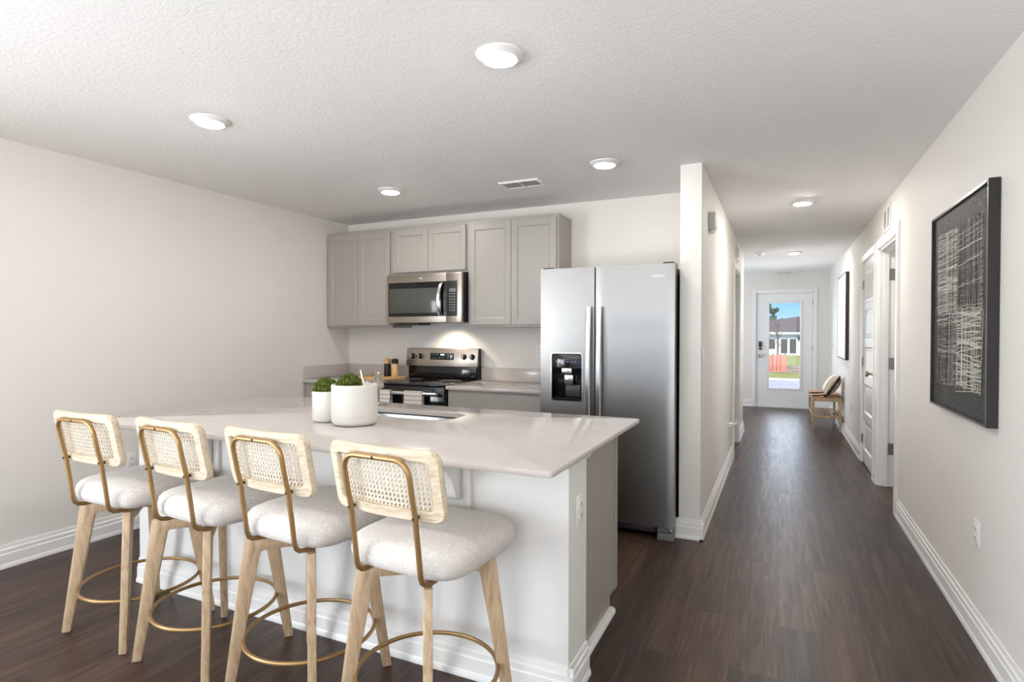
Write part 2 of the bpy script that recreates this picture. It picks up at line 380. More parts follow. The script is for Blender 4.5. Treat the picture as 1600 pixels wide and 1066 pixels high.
# wall behind the camera with sliding door and window openings
m = MB(); m.box(XL, -3.55, YR-.12, YR, 0, H); m.box(-1.15, -.75, YR-.12, YR, 0, H); m.box(.65, XR, YR-.12, YR, 0, H)
m.box(-3.55, -1.15, YR-.12, YR, 2.1, H); m.box(-.75, .65, YR-.12, YR, 2.1, H)
struct(m, 'wall_rear', M['wall'])
m = MB()
for a, b in ((-3.55, -3.49), (-2.39, -2.31), (-1.21, -1.15)): m.box(a, b, YR-.1, YR-.04, 0, 2.1)
m.box(-3.55, -1.15, YR-.1, YR-.04, 2.04, 2.1); m.box(-3.55, -1.15, YR-.1, YR-.04, 0, .06)
struct(m, 'door_1', M['trim'])
m = MB()
for a, b in ((-.75, -.70), (-.07, -.03), (.60, .65)): m.box(a, b, YR-.1, YR-.04, 0, 2.1)
for a, b in ((0, .05), (2.04, 2.1)): m.box(-.75, .65, YR-.1, YR-.04, a, b)
struct(m, 'door_3', M['trim'])

# baseboards
BP = [(0, 0), (.022, 0), (.022, .010), (.019, .022), (.016, .028), (.016, .078), (.012, .084), (.012, .104), (.007, .110), (.005, .130), (0, .130)]
def bb_y(m, x, sgn, y0, y1):
    m.prism([(x+sgn*p, z) for p, z in BP], 'y', y0, y1)
def bb_x(m, y, sgn, x0, x1):
    m.prism([(y+sgn*p, z) for p, z in BP], 'x', x0, x1)
m = MB(); bb_y(m, XL, 1, YR, -2.35); bb_y(m, XL, 1, -.05, 4.02); struct(m, 'baseboard_left', M['trim'])
m = MB(); bb_x(m, YC, -1, XK-.02, XC+.022); bb_y(m, XC, 1, YC-.022, OL0-.065); bb_y(m, XC, 1, OL1+.065, 8.62); struct(m, 'baseboard_hall', M['trim'])
m = MB(); bb_y(m, XR, -1, YR, D1a-.09); bb_y(m, XR, -1, D1b+.09, D2a-.07) if D2a-.07 > D1b+.09 else None; bb_y(m, XR, -1, D2b+.07, YF); struct(m, 'baseboard_right', M['trim'])
m = MB(); bb_x(m, YF, -1, -2.2, FX0-.06); bb_x(m, YF, -1, FX1+.06, XR-.022); struct(m, 'baseboard_front', M['trim'])

# door casings (trim)
def casing_x(m, x, sgn, y0, y1, z1, wd=.062):
    """casing on a wall facing +-x around an opening y0..y1"""
    for a, b, tk in ((0, wd, .012), (.006, wd-.012, .018)):
        m.box(x, x+sgn*tk, y0-b, y0-a, 0, z1+b); m.box(x, x+sgn*tk, y1+a, y1+b, 0, z1+b); m.box(x, x+sgn*tk, y0-a, y1+a, z1+a, z1+b)
m = MB(); casing_x(m, XC, 1, OL0, OL1, OLZ)
m.box(XK+.001, XC-.001, OL1-.016, OL1, 0, OLZ-.016); m.box(XK+.001, XC-.001, OL0, OL0+.016, 0, OLZ-.016); m.box(XK+.001, XC-.001, OL0, OL1, OLZ-.016, OLZ)
struct(m, 'trim_1', M['trim'])
m = MB(); casing_x(m, XR, -1, D1a, D1b, DZ, .085)
m.box(XR+.001, XR+T-.001, D1b-.018, D1b, 0, DZ-.018); m.box(XR+.001, XR+T-.001, D1a, D1a+.018, 0, DZ-.018); m.box(XR+.001, XR+T-.001, D1a, D1b, DZ-.018, DZ)
m.box(XR+.035, XR+.07, D1b-.030, D1b-.018, 0, DZ-.018); m.box(XR+.035, XR+.07, D1a+.018, D1b-.018, DZ-.030, DZ-.018)
struct(m, 'trim_2', M['trim'])
m = MB(); casing_x(m, XR, -1, D2a, D2b, DZ, .07); m.box(XR, XR+.03, D2a, D2a+.012, 0, DZ); m.box(XR, XR+.03, D2b-.012, D2b, 0, DZ); m.box(XR, XR+.03, D2a, D2b, DZ-.012, DZ)
struct(m, 'trim_3', M['trim'])
m = MB()
for a, b, tk in ((0, .06, .012), (.006, .048, .018)):
    m.box(FX0-b, FX0-a, YF-tk, YF, 0, FZ+b); m.box(FX1+a, FX1+b, YF-tk, YF, 0, FZ+b); m.box(FX0-a, FX1+a, YF-tk, YF, FZ+a, FZ+b)
m.box(FX0, FX0+.014, YF, YF+.12, 0, FZ); m.box(FX1-.014, FX1, YF, YF+.12, 0, FZ); m.box(FX0, FX1, YF, YF+.12, FZ-.014, FZ); m.box(FX0+.014, FX0+.035, YF+.058, YF+.08, 0, FZ-.014); m.box(FX1-.035, FX1-.014, YF+.058, YF+.08, 0, FZ-.014); m.box(FX0+.035, FX1-.035, YF+.058, YF+.08, FZ-.04, FZ-.014); m.box(FX0, FX1, YF+.058, YF+.08, .018, .03); m.box(FX0, FX1, YF-.01, YF+.12, 0, .018)
struct(m, 'trim_4', M['trim'])

# ------------------------------------------------------------------ doors
def front_door():
    t = thing('front_door', 'white front door with a tall glass pane at the end of the hallway', 'door', (.07, YF+.03, .02)); t['kind'] = 'structure'
    x0, x1, z0, z1 = FX0+.017, FX1-.017, .022, FZ-.017
    g0, g1, gz0, gz1 = -.19, .335, .345, 1.905
    y0, y1 = YF+.012, YF+.056
    m = MB(); m.box(x0, g0, y0, y1, z0, z1); m.box(g1, x1, y0, y1, z0, z1); m.box(g0, g1, y0, y1, z0, gz0); m.box(g0, g1, y0, y1, gz1, z1)
    m.build('door_leaf', M['door_white'], t, False)
    m = MB()
    for a, b, c, d in ((g0-.025, g0+.012, gz0-.025, gz1+.025), (g1-.012, g1+.025, gz0-.025, gz1+.025)): m.box(a, b, y0-.012, y0-.0005, c, d, .004)
    m.box(g0+.012, g1-.012, y0-.012, y0-.0005, gz0-.025, gz0+.012, .004); m.box(g0+.012, g1-.012, y0-.012, y0-.0005, gz1-.012, gz1+.025, .004)
    m.build('glazing_bead', M['door_white'], t)
    MB().box(g0, g1, YF+.03, YF+.036, gz0, gz1).build('glass_pane', M['glass'], t, False)
    k = MB().box(-.352, -.297, y0-.022, y0-.0005, 1.095, 1.20, .006); k.cyl((-.325, y0-.034, 1.065), .024, .034, 'y'); k.build('keypad_lock', M['dark_grey'], t)
    k = MB().lathe([(.03, 0), (.03, -.006), (.012, -.012), (.012, -.035), (.026, -.045), (.028, -.06), (.018, -.07), (0, -.071)], (-.325, y0-.0005, .94), 'y'); k.build('knob', M['nickel'], t)
    for z in (.25, 1.03, 1.85): MB().cyl((FX1-.012, y0-.006, z), .007, .10, n=12).build('hinge', M['hinge'], t)
front_door()
def panel_door(t, y0, y1, xf, z0, z1, tk):
    """five-panel door leaf lying in a plane x = xf facing -x"""
    m = MB(); st = .095
    zs = [z0+.14]; ph = (z1-.10-(z0+.14)-4*.085)/5
    m.box(xf, xf+tk, y0, y0+st, z0, z1); m.box(xf, xf+tk, y1-st, y1, z0, z1)
    z = z0; m.box(xf, xf+tk, y0+st, y1-st, z0, z0+.14); z = z0+.14
    for k in range(5):
        m.box(xf+.012, xf+tk-.012, y0+st, y1-st, z, z+ph)
        m.prism([(xf+.012, z+.0), (xf+.0, z+.0), (xf+.012, z+.014)], 'y', y0+st, y1-st)
        m.prism([(xf+.012, z+ph), (xf+.0, z+ph), (xf+.012, z+ph-.014)], 'y', y0+st, y1-st)
        m.box(xf+.004, xf+.012, y0+st+.05, y1-st-.05, z+.04, z+ph-.04, .006)
        z += ph
        top = z+.085 if k < 4 else z1
        m.box(xf, xf+tk, y0+st, y1-st, z, top); z = top
    m.build('door_leaf', M['door_white'], t, False)
t = thing('closet_door', 'closed white five-panel door with a round knob on the right hallway wall', 'door', (XR+.02, (D2a+D2b)/2, .01)); t['kind'] = 'structure'
panel_door(t, D2a+.014, D2b-.014, XR+.002, .012, DZ-.014, .035)
MB().lathe([(.031, 0), (.031, -.006), (.011, -.012), (.011, -.034), (.025, -.043), (.029, -.056), (.022, -.066), (0, -.069)], (XR+.0015, D2a+.075, .965), 'x').build('knob', M['nickel'], t)
for z in (.25, 1.05, 1.85): MB().box(XR-.004, XR+.0015, D2b-.045, D2b-.012, z-.045, z+.045).cyl((XR-.006, D2b-.012, z-.045), .006, .09, n=10).build('hinge', M['hinge'], t)
t = thing('bedroom_door', 'white bedroom door swung open inside the near right doorway', 'door', (1.3, D1b-.04, .01)); t['kind'] = 'structure'
MB().box(XR+T+.006, XR+T+.80, D1b-.055, D1b-.018, .012, DZ-.02).build('door_leaf', M['door_white'], t, False)
for z in (.33, 1.08, 1.86): MB().box(XR+.073, XR+T-.002, D1b-.0215, D1b-.0182, z-.05, z+.05).box(XR+T-.001, XR+T+.005, D1b-.06, D1b-.02, z-.05, z+.05).build('hinge', M['hinge'], t)

# ------------------------------------------------------------------ recessed ceiling lights
def ceiling_light(x, y, label, group, lens='lens'):
    t = thing('ceiling_light', label, 'ceiling light', (x, y, H), group)
    MB().lathe([(.062, -.020), (.070, -.021), (.080, -.013), (.094, -.006), (.096, 0), (.062, 0)], (x, y, H), n=40).build('trim_ring', M['trim'], t)
    MB().lathe([(.0615, 0), (.0615, -.019), (.058, -.024), (.04, -.028), (0, -.030)], (x, y, H-.0005), n=40).build('lens', M[lens], t)
    return t
KL, HL = 'round recessed kitchen ceiling lights', 'round recessed hallway ceiling lights'
ceiling_light(-1.01, 2.05, 'round recessed light in the ceiling above the near right end of the island', KL)
ceiling_light(-2.68, 2.05, 'round recessed light in the ceiling nearest the blank left wall', KL)
ceiling_light(-2.72, 3.625, 'round recessed light in the ceiling in front of the microwave', KL)
ceiling_light(-1.03, 3.62, 'round recessed light in the ceiling in front of the refrigerator', KL)
ceiling_light(.16, 5.37, 'round recessed light in the nearer part of the hallway ceiling', HL, 'lens_hall')
ceiling_light(.167, 8.63, 'round recessed light in the hallway ceiling closer to the front door', HL, 'lens_hall')

def ceiling_register(name, x0, x1, y0, y1, label, ns, bay=2, mat=None):
    t = thing(name, label, 'vent', ((x0+x1)/2, (y0+y1)/2, H))
    MB().box(x0+.02, x1-.02, y0+.02, y1-.02, H-.004, H-.0005).build('backing', M['vent_dark'], t, False)
    m = MB(); z0, z1 = H-.014, H-.0005
    m.box(x0, x1, y0, y0+.022, z0, z1, .003); m.box(x0, x1, y1-.022, y1, z0, z1, .003); m.box(x0, x0+.022, y0+.022, y1-.022, z0, z1, .003); m.box(x1-.022, x1, y0+.022, y1-.022, z0, z1, .003)
    for k in range(1, bay): xm = x0+(x1-x0)*k/bay; m.box(xm-.008, xm+.008, y0+.022, y1-.022, z0, H-.0045)
    m.build('frame', M['trim'], t)
    m = MB()
    for k in range(ns):
        y = y0+.03+(y1-y0-.06)*(k+.5)/ns
        m.prism([(y-.009, z0), (y-.006, z0), (y+.010, H-.005), (y+.007, H-.005)], 'x', x0+.022, x1-.022)
    m.build('louver_slats', M['trim'], t, False)
ceiling_register('ceiling_vent', -1.87, -1.56, 3.77, 3.95, 'white louvered air vent in the kitchen ceiling above the cabinets', 6)
t = thing('entry_vent', 'small two-slot vent at the far end of the hallway ceiling above the front door', 'vent', (.055, 11.43, H))
MB().box(-.075, .185, 11.38, 11.48, H-.008, H-.0005, .002).build('frame', M['trim'], t)
MB().box(-.063, .045, 11.39, 11.47, H-.0095, H-.0082).box(.065, .173, 11.39, 11.47, H-.0095, H-.0082).build('slot', M['vent_dark'], t, False)
t = thing('smoke_detector', 'round white smoke detector on the hallway ceiling left of the far light', 'smoke detector', (-.257, 8.5, H))
MB().lathe([(.066, 0), (.066, -.012), (.058, -.030), (.03, -.036), (0, -.037)], (-.257, 8.5, H-.0005)).build('housing', M['plastic_white'], t)
MB().lathe([(.018, 0), (.016, -.006), (0, -.006)], (-.257, 8.5, H-.0377)).build('test_button', M['grey_mid'], t)

def wall_grille(name, x, sgn, y0, y1, z0, z1, label):
    t = thing(name, label, 'vent', (x, (y0+y1)/2, (z0+z1)/2))
    m = MB(); a, b = x+sgn*.0005, x+sgn*.012
    m.box(a, b, y0, y1, z0, z0+.022, .003); m.box(a, b, y0, y1, z1-.022, z1, .003); m.box(a, b, y0, y0+.022, z0+.022, z1-.022, .003); m.box(a, b, y1-.022, y1, z0+.022, z1-.022, .003); m.box(a, b, (y0+y1)/2-.006, (y0+y1)/2+.006, z0+.022, z1-.022)
    m.build('frame', M['trim'], t)
    MB().box(x+sgn*.0005, x+sgn*.002, y0+.022, y1-.022, z0+.022, z1-.022).build('backing', M['grille_back'], t, False)
    m = MB(); n = int((z1-z0-.05)/.016)
    for k in range(n):
        z = z0+.026+(z1-z0-.052)*(k+.5)/n
        m.prism([(x+sgn*.0025, z+.005), (x+sgn*.0025, z+.008), (x+sgn*.011, z-.004), (x+sgn*.011, z-.007)], 'y', y0+.022, y1-.022)
    m.build('louver_slats', M['trim'], t, False)
wall_grille('wall_vent', XR, -1, 5.40, 5.74, 2.185, 2.385, 'white louvered vent high on the right wall above the bedroom doorway')
wall_grille('wall_vent', XC, 1, 7.0, 7.40, 2.20, 2.38, 'white louvered vent high on the left hallway wall above the cased opening')

# ------------------------------------------------------------------ electrical plates
def plate_axes(face):
    # maps local (u along wall, v up, w out) to world offsets
    return {'+x': (Vector((0, 1, 0)), Vector((1, 0, 0))), '-x': (Vector((0, -1, 0)), Vector((-1, 0, 0))), '-y': (Vector((1, 0, 0)), Vector((0, -1, 0)))}[face]
def plate(name, face, c, label, cat, kind='outlet', group=None):
    t = thing(name, label, cat, c, group); U, W = plate_axes(face); C = Vector(c)
    def bx(u0, u1, v0, v1, w0, w1, bev=0):
        a = C+U*u0+W*w0; b = C+U*u1+W*w1
        return (a.x, b.x, a.y, b.y, C.z+v0, C.z+v1, bev)
    MB().box(*bx(-.035, .035, -.0575, .0575, .0005, .006, .002)).build('cover_plate', M['plastic_white'], t)
    if kind == 'outlet':
        for s in (-1, 1):
            r = MB().box(*bx(-.017, .017, s*.020-.014, s*.020+.014, .0062, .009, .0025)).build('socket', M['plastic_white'], t)
            m = MB(); m.box(*bx(-.008, -.0055, s*.020-.004, s*.020+.006, .0092, .0098)); m.box(*bx(.0055, .008, s*.020-.004, s*.020+.006, .0092, .0098)); m.box(*bx(-.002, .002, s*.020-.010, s*.020-.006, .0092, .0098))
            m.build('slot', M['slot'], t, False)
    else:
        MB().box(*bx(-.006, .006, -.013, .013, .0062, .008)).build('toggle_frame', M['plastic_white'], t)
        p = [C+U*u+W*w_+Vector((0, 0, v)) for u in (-.004, .004) for w_, v in ((.0082, -.004), (.018, -.014), (.019, -.009), (.0082, .004))]
        m = MB(); A = [m.bm.verts.new(q) for q in p]
        for f in ((0, 1, 2, 3), (7, 6, 5, 4), (0, 4, 5, 1), (1, 5, 6, 2), (2, 6, 7, 3), (3, 7, 4, 0)): m.bm.faces.new([A[i] for i in f])
        m.build('toggle', M['plastic_white'], t, False)
    return t
plate('wall_outlet', '+x', (XL, 2.44, .47), 'white outlet low on the left wall seen between the first two stools', 'outlet')
plate('wall_outlet', '-y', (-3.556, YB, 1.17), 'white outlet on the backsplash wall left of the stove', 'outlet')
plate('wall_outlet', '-y', (-1.89, YB, 1.185), 'white outlet on the backsplash wall right beside the refrigerator', 'outlet')
plate('wall_outlet', '+x', (-.685, 2.075, .675), 'white outlet on the narrow end of the island under the countertop', 'outlet')
plate('wall_outlet', '-x', (XR, 3.14, .465), 'white outlet on the right wall below the large black framed art', 'outlet')
plate('wall_outlet', '-x', (XR, 8.06, .45), 'white outlet low on the right hallway wall just before the bench', 'outlet')
plate('wall_outlet', '+x', (XC, 6.0, .43), 'white outlet low on the left hallway wall with a plug in it', 'outlet')
plate('light_switch', '+x', (XC, 3.96, 1.195), 'white toggle switch on the left hallway wall beside the refrigerator corner', 'light switch', 'switch')
plate('light_switch', '-x', (XR, 10.72, 1.17), 'white light switch on the right wall near the front door', 'light switch', 'switch')
t = thing('plug_adapter', 'small clear plug-in device in the left hallway outlet', 'plug', (XC+.0098, 6.0, .46))
MB().box(XC+.0102, XC+.045, 5.975, 6.025, .43, .47, .008).build('plug_body', M['plastic_white'], t)
MB().tube([(XC+.045, 6.0, .455), (XC+.075, 6.0, .455), (XC+.085, 6.0, .47), (XC+.085, 6.0, .50)], .006).build('hook', M['plastic_white'], t)
t = thing('door_chime', 'pale grey chime box high on the left hallway wall by the corner', 'door chime', (XC, 4.33, 2.14))
MB().prism([(XC+.0005, 2.075), (XC+.03, 2.075), (XC+.045, 2.10), (XC+.045, 2.20), (XC+.0005, 2.20)], 'y', 4.28, 4.40, .003).build('housing', plain('grey_chime', srgb(198, 196, 190), .5), t)
MB().box(XC+.008, XC+.032, 4.30, 4.38, 2.060, 2.0745, .003).build('sensor_window', M['plastic_white'], t)

# ------------------------------------------------------------------ kitchen island
IX0, IX1, IY0, IY1, ZT = -3.185, -.632, 1.647, 2.880, .914
WY = 1.957                                       # stool-side face of the island
isl = thing('kitchen_island', 'white-walled kitchen island with grey end panel behind the row of stools', 'kitchen island', (-1.9, 2.35, 0))
MB().box(-3.13, -.685, WY, 2.165, 0, ZT-.0225).build('knee_wall', M['island_white'], isl, False)
m = MB(); bb_x(m, WY, -1, -3.13, -.685+.022); m.prism([(-.685+p, z) for p, z in BP], 'y', WY-.022, 2.165); m.build('baseboard', M['trim'], isl, False)
# cap moulding on the end of the knee wall
CP = [(0, ZT-.062), (.006, ZT-.060), (.010, ZT-.050), (.022, ZT-.038), (.030, ZT-.034), (.030, ZT-.023), (0, ZT-.023)]
m = MB(); m.prism([(-.685+p, z) for p, z in CP], 'y', WY-.03, 2.165+.03); m.prism([(WY-p*.4, z) for p, z in CP], 'x', -.80, -.685); m.build('cap_moulding', M['island_white'], isl, False)
m = MB(); zt = ZT-.0225
m.box(-3.10, -3.08, 2.1655, 2.765, .10, zt); m.box(-.74, -.72, 2.1655, 2.765, .10, zt); m.box(-3.08, -.74, 2.1655, 2.18, .10, zt); m.box(-3.08, -.74, 2.745, 2.765, .10, zt); m.box(-3.08, -.74, 2.18, 2.745, .10, .12); m.box(-3.10, -.735, 2.1655, 2.70, 0, .10)
for x in (-2.52, -1.47): m.box(x-.01, x+.01, 2.18, 2.745, .12, .68)
m.build('cabinet_box', M['cabinet'], isl, False)
MB().box(-.7195, -.716, 2.72, 2.765, .10, ZT-.0225).build('end_stile', M['cabinet'], isl, False)
m = MB(); m.prism([(-.7345, 0), (-.706, 0), (-.707, .014), (-.716, .024), (-.7345, .026)], 'y', 2.19, 2.70); m.build('shoe_moulding', M['island_white'], isl)
def shaker_y(m, x0, x1, z0, z1, yf, tk=.019, rail=.055, back=1):
    """shaker front in a plane y = yf (front), body towards +y*back"""
    yb = yf+tk*back; yp = yf+.009*back
    m.box(x0, x0+rail, yf, yb, z0, z1, .0015, 1); m.box(x1-rail, x1, yf, yb, z0, z1, .0015, 1)
    m.box(x0+rail, x1-rail, yf, yb, z0, z0+rail, .0015, 1); m.box(x0+rail, x1-rail, yf, yb, z1-rail, z1, .0015, 1)
    m.box(x0+rail-.002, x1-rail+.002, yp, yb-.002*back, z0+rail-.002, z1-rail+.002)
    for a, b in ((x0+rail, 1), (x1-rail, -1)): m.prism([(a, yf+.004*back), (a+b*.010, yp), (a, yp)], 'z', z0+rail, z1-rail)
    for a, b in ((z0+rail, 1), (z1-rail, -1)): m.prism([(yf+.004*back, a), (yp, a+b*.010), (yp, a)], 'x', x0+rail, x1-rail)
for a, b in ((-3.095, -2.52), (-2.515, -2.11), (-2.105, -1.47), (-1.465, -.725)):
    m = MB(); shaker_y(m, a, b, .12, ZT-.03, 2.785, back=-1); m.build('cabinet_door', M['cabinet'], isl, False)
# corbels under the overhang, on fluted backing boards
def corbel(xc):
    cb = MB().box(xc-.075, xc+.075, WY-.012, WY-.0005, .66, ZT-.0225, .002).box(xc-.075, xc-.045, WY-.018, WY-.012, .66, ZT-.0225, .002).box(xc+.045, xc+.075, WY-.018, WY-.012, .66, ZT-.0225, .002).build('corbel_backplate', M['island_white'], isl)
    pts = [(WY-.22, ZT-.0225), (WY-.22, ZT-.05)]
    for i in range(13):
        a = i/12; y = WY-.21+.15*a+.03*math.sin(a*PI); z = ZT-.05-.145*a**1.15
        pts.append((y, z))
    pts += [(WY-.052, ZT-.208), (WY-.035, ZT-.218), (WY-.0185, ZT-.220), (WY-.0185, ZT-.0225)]
    MB().prism(pts, 'x', xc-.035, xc+.035, .004).build('corbel', M['island_white'], isl)
corbel(-1.155); corbel(-2.565)

def top_with_hole(outer, hole, z0, z1, bev):
    m = MB(); bm = m.bm
    def ring(pts, z): return [bm.verts.new((x, y, z)) for x, y in pts]
    def inset(pts, d):
        n = len(pts); r = []
        for i in range(n):
            p0, p1, p2 = Vector(pts[i-1]), Vector(pts[i]), Vector(pts[(i+1) % n]); a = (p1-p0).normalized(); b = (p2-p1).normalized()
            nn = Vector((-a.y-b.y, a.x+b.x)).normalized(); r.append(tuple(p1+nn*d/max(.4, nn.dot(Vector((-a.y, a.x))))))
        return r
    def side(A, B):
        n = len(A)
        for i in range(n): bm.faces.new((A[i], A[(i+1) % n], B[(i+1) % n], B[i]))
    O = [ring(inset(outer, bev), z1), ring(inset(outer, bev*.3), z1-bev*.3), ring(outer, z1-bev), ring(outer, z0+bev), ring(inset(outer, bev*.3), z0+bev*.3), ring(inset(outer, bev), z0)]
    for a, b in zip(O, O[1:]): side(a, b)
    caps = [(O[0], z1), (O[-1], z0)]
    Hs = None
    if hole: Hs = [ring(hole, z1), ring(hole, z0)]; side(Hs[0], Hs[1])
    for k, (lp, z) in enumerate(caps):
        es = [bm.edges.get((lp[i], lp[(i+1) % len(lp)])) for i in range(len(lp))]
        if hole: es += [bm.edges.get((Hs[k][i], Hs[k][(i+1) % len(hole)])) for i in range(len(hole))]
        bmesh.ops.triangle_fill(bm, edges=es, use_beauty=True, use_dissolve=False)
    bmesh.ops.recalc_face_normals(bm, faces=bm.faces); return m
SX0, SX1, SY0, SY1 = -2.13, -1.47, 2.385, 2.645
hole = rrect(SX0, SX1, SY0, SY1, .075, 8)
ct = thing('countertop', 'large white quartz countertop with undermount sink cutout on the kitchen island', 'countertop', ((IX0+IX1)/2, (IY0+IY1)/2, ZT-.022))
top_with_hole(rrect(IX0, IX1, IY0, IY1, .018, 6), hole, ZT-.022, ZT, .006).build('countertop_slab', M['quartz'], ct)
# sink
sk = thing('kitchen_sink', 'stainless undermount sink in the island countertop', 'sink', ((SX0+SX1)/2, (SY0+SY1)/2, .70))
big = rrect(SX0-.008, SX1+.008, SY0-.008, SY1+.008, .08, 8); flg = rrect(SX0-.022, SX1+.022, SY0-.022, SY1+.022, .09, 8); low = rrect(SX0+.012, SX1-.012, SY0+.012, SY1-.012, .07, 8); bot = rrect(SX0+.04, SX1-.04, SY0+.04, SY1-.04, .05, 8)
zz = ZT-.0262
m = MB(); m.rings([[(x, y, zz) for x, y in flg], [(x, y, zz) for x, y in big], [(x, y, .74) for x, y in low], [(x, y, .715) for x, y in bot], [(x, y, .71) for x, y in rrect(-1.84, -1.76, 2.47, 2.55, .03, 8)]], cap=False)
bmesh.ops.solidify(m.bm, geom=m.bm.faces[:], thickness=.0015)
m.build('basin', M['sinksteel'], sk)
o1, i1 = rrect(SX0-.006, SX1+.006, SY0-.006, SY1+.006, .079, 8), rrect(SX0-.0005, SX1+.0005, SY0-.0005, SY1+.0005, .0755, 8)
MB().rings([[(x, y, z) for x, y in lp] for lp, z in ((o1, zz+.0003), (o1, zz+.0038), (i1, zz+.0038), (i1, zz-.004), (i1, zz-.004))], cap=False).build('shade_ring', M['dark_grey'], sk)  # dark ring stands in for the shadow line under the counter edge
MB().lathe([(.05, .7125), (.05, .716), (.03, .715), (0, .713)], (-1.80, 2.51, 0)).build('drain', M['nickel'], sk)
# faucet
fx, fy = -2.168, 2.745
fc = thing('kitchen_faucet', 'brushed nickel faucet with side lever behind the island sink', 'faucet', (fx, fy, ZT))
MB().lathe([(.030, 0), (.030, .008), (.024, .014), (.022, .02), (.022, .125), (.020, .13), (0, .13)], (fx, fy, ZT)).build('body', M['nickel'], fc)
MB().tube([(fx-.018, fy-.004, ZT+.105), (fx-.06, fy-.012, ZT+.11), (fx-.075, fy-.012, ZT+.125)], .015, 14).build('handle_hub', M['nickel'], fc)
MB().tube([(fx-.072, fy-.012, ZT+.12), (fx-.090, fy-.012, ZT+.165), (fx-.102, fy-.010, ZT+.205)], .009, 12).build('lever_handle', M['nickel'], fc)
pts = []
for i in range(13):
    a = PI*(1-i/12*.78); pts.append((fx+.052+.052*math.cos(a)*1.0, fy-.05-.05*math.cos(a), ZT+.13+.062*math.sin(a)))
MB().tube([(fx, fy, ZT+.09)]+pts, .015, 16).build('spout', M['nickel'], fc)
e = Vector(pts[-1]); d = (Vector(pts[-1])-Vector(pts[-2])).normalized()
u = d.orthogonal().normalized(); v = d.cross(u)
loops = [[e+d*h+u*(r*math.cos(2*PI*k/20))+v*(r*math.sin(2*PI*k/20)) for k in range(20)] for h, r in ((-.012, .0155), (.0, .018), (.05, .022), (.065, .022), (.067, .018))]
MB().rings(loops).build('spray_head', M['nickel'], fc)

# ------------------------------------------------------------------ planters
def planter(x, y, r, h, label, bx, by, br, bz):
    t = thing('moss_planter', label, 'planter', (x, y, ZT))
    k = r*.3
    prof = [(0, 0), (r-k, 0)]+[(r-k+k*math.sin(a*PI/12), k*.75-k*.75*math.cos(a*PI/12)) for a in range(1, 7)]
    prof += [(r, h*.24), (r+.0012, h*.245), (r+.0012, h-.004), (r-.002, h), (r-.007, h-.001), (r-.009, h-.02), (0, h-.022)]
    MB().lathe(prof, (x, y, ZT+.0005), n=48).build('pot', M['pot'], t)
    random.seed(int(r*1000)); m = MB()
    def blob(c, rr, sub=1):
        g = bmesh.ops.create_icosphere(m.bm, subdivisions=sub, radius=rr, matrix=Matrix.Translation(c))
        for vv in g['verts']: vv.co += Vector((random.uniform(-1, 1), random.uniform(-1, 1), random.uniform(-1, 1)))*rr*.22
    c = Vector((x+bx, y+by, ZT+bz)); blob(c, br*.9, 3)
    for i in range(420):
        z = 1-1.3*(i+.5)/420; a = i*2.39996; q = math.sqrt(max(0, 1-z*z))
        nrm = Vector((q*math.cos(a), q*math.sin(a), z)); blob(c+nrm*br*random.uniform(.86, 1.0), br*random.uniform(.09, .17))
    m.build('moss_ball', M['moss'], t)
planter(-1.985, 2.137, .064, .147, 'smaller white pot with a round green moss ball on the island', 0, 0, .056, .150)
planter(-1.800, 2.123, .104, .188, 'larger white pot with a green moss mound beside the sink', -.016, -.018, .055, .180)

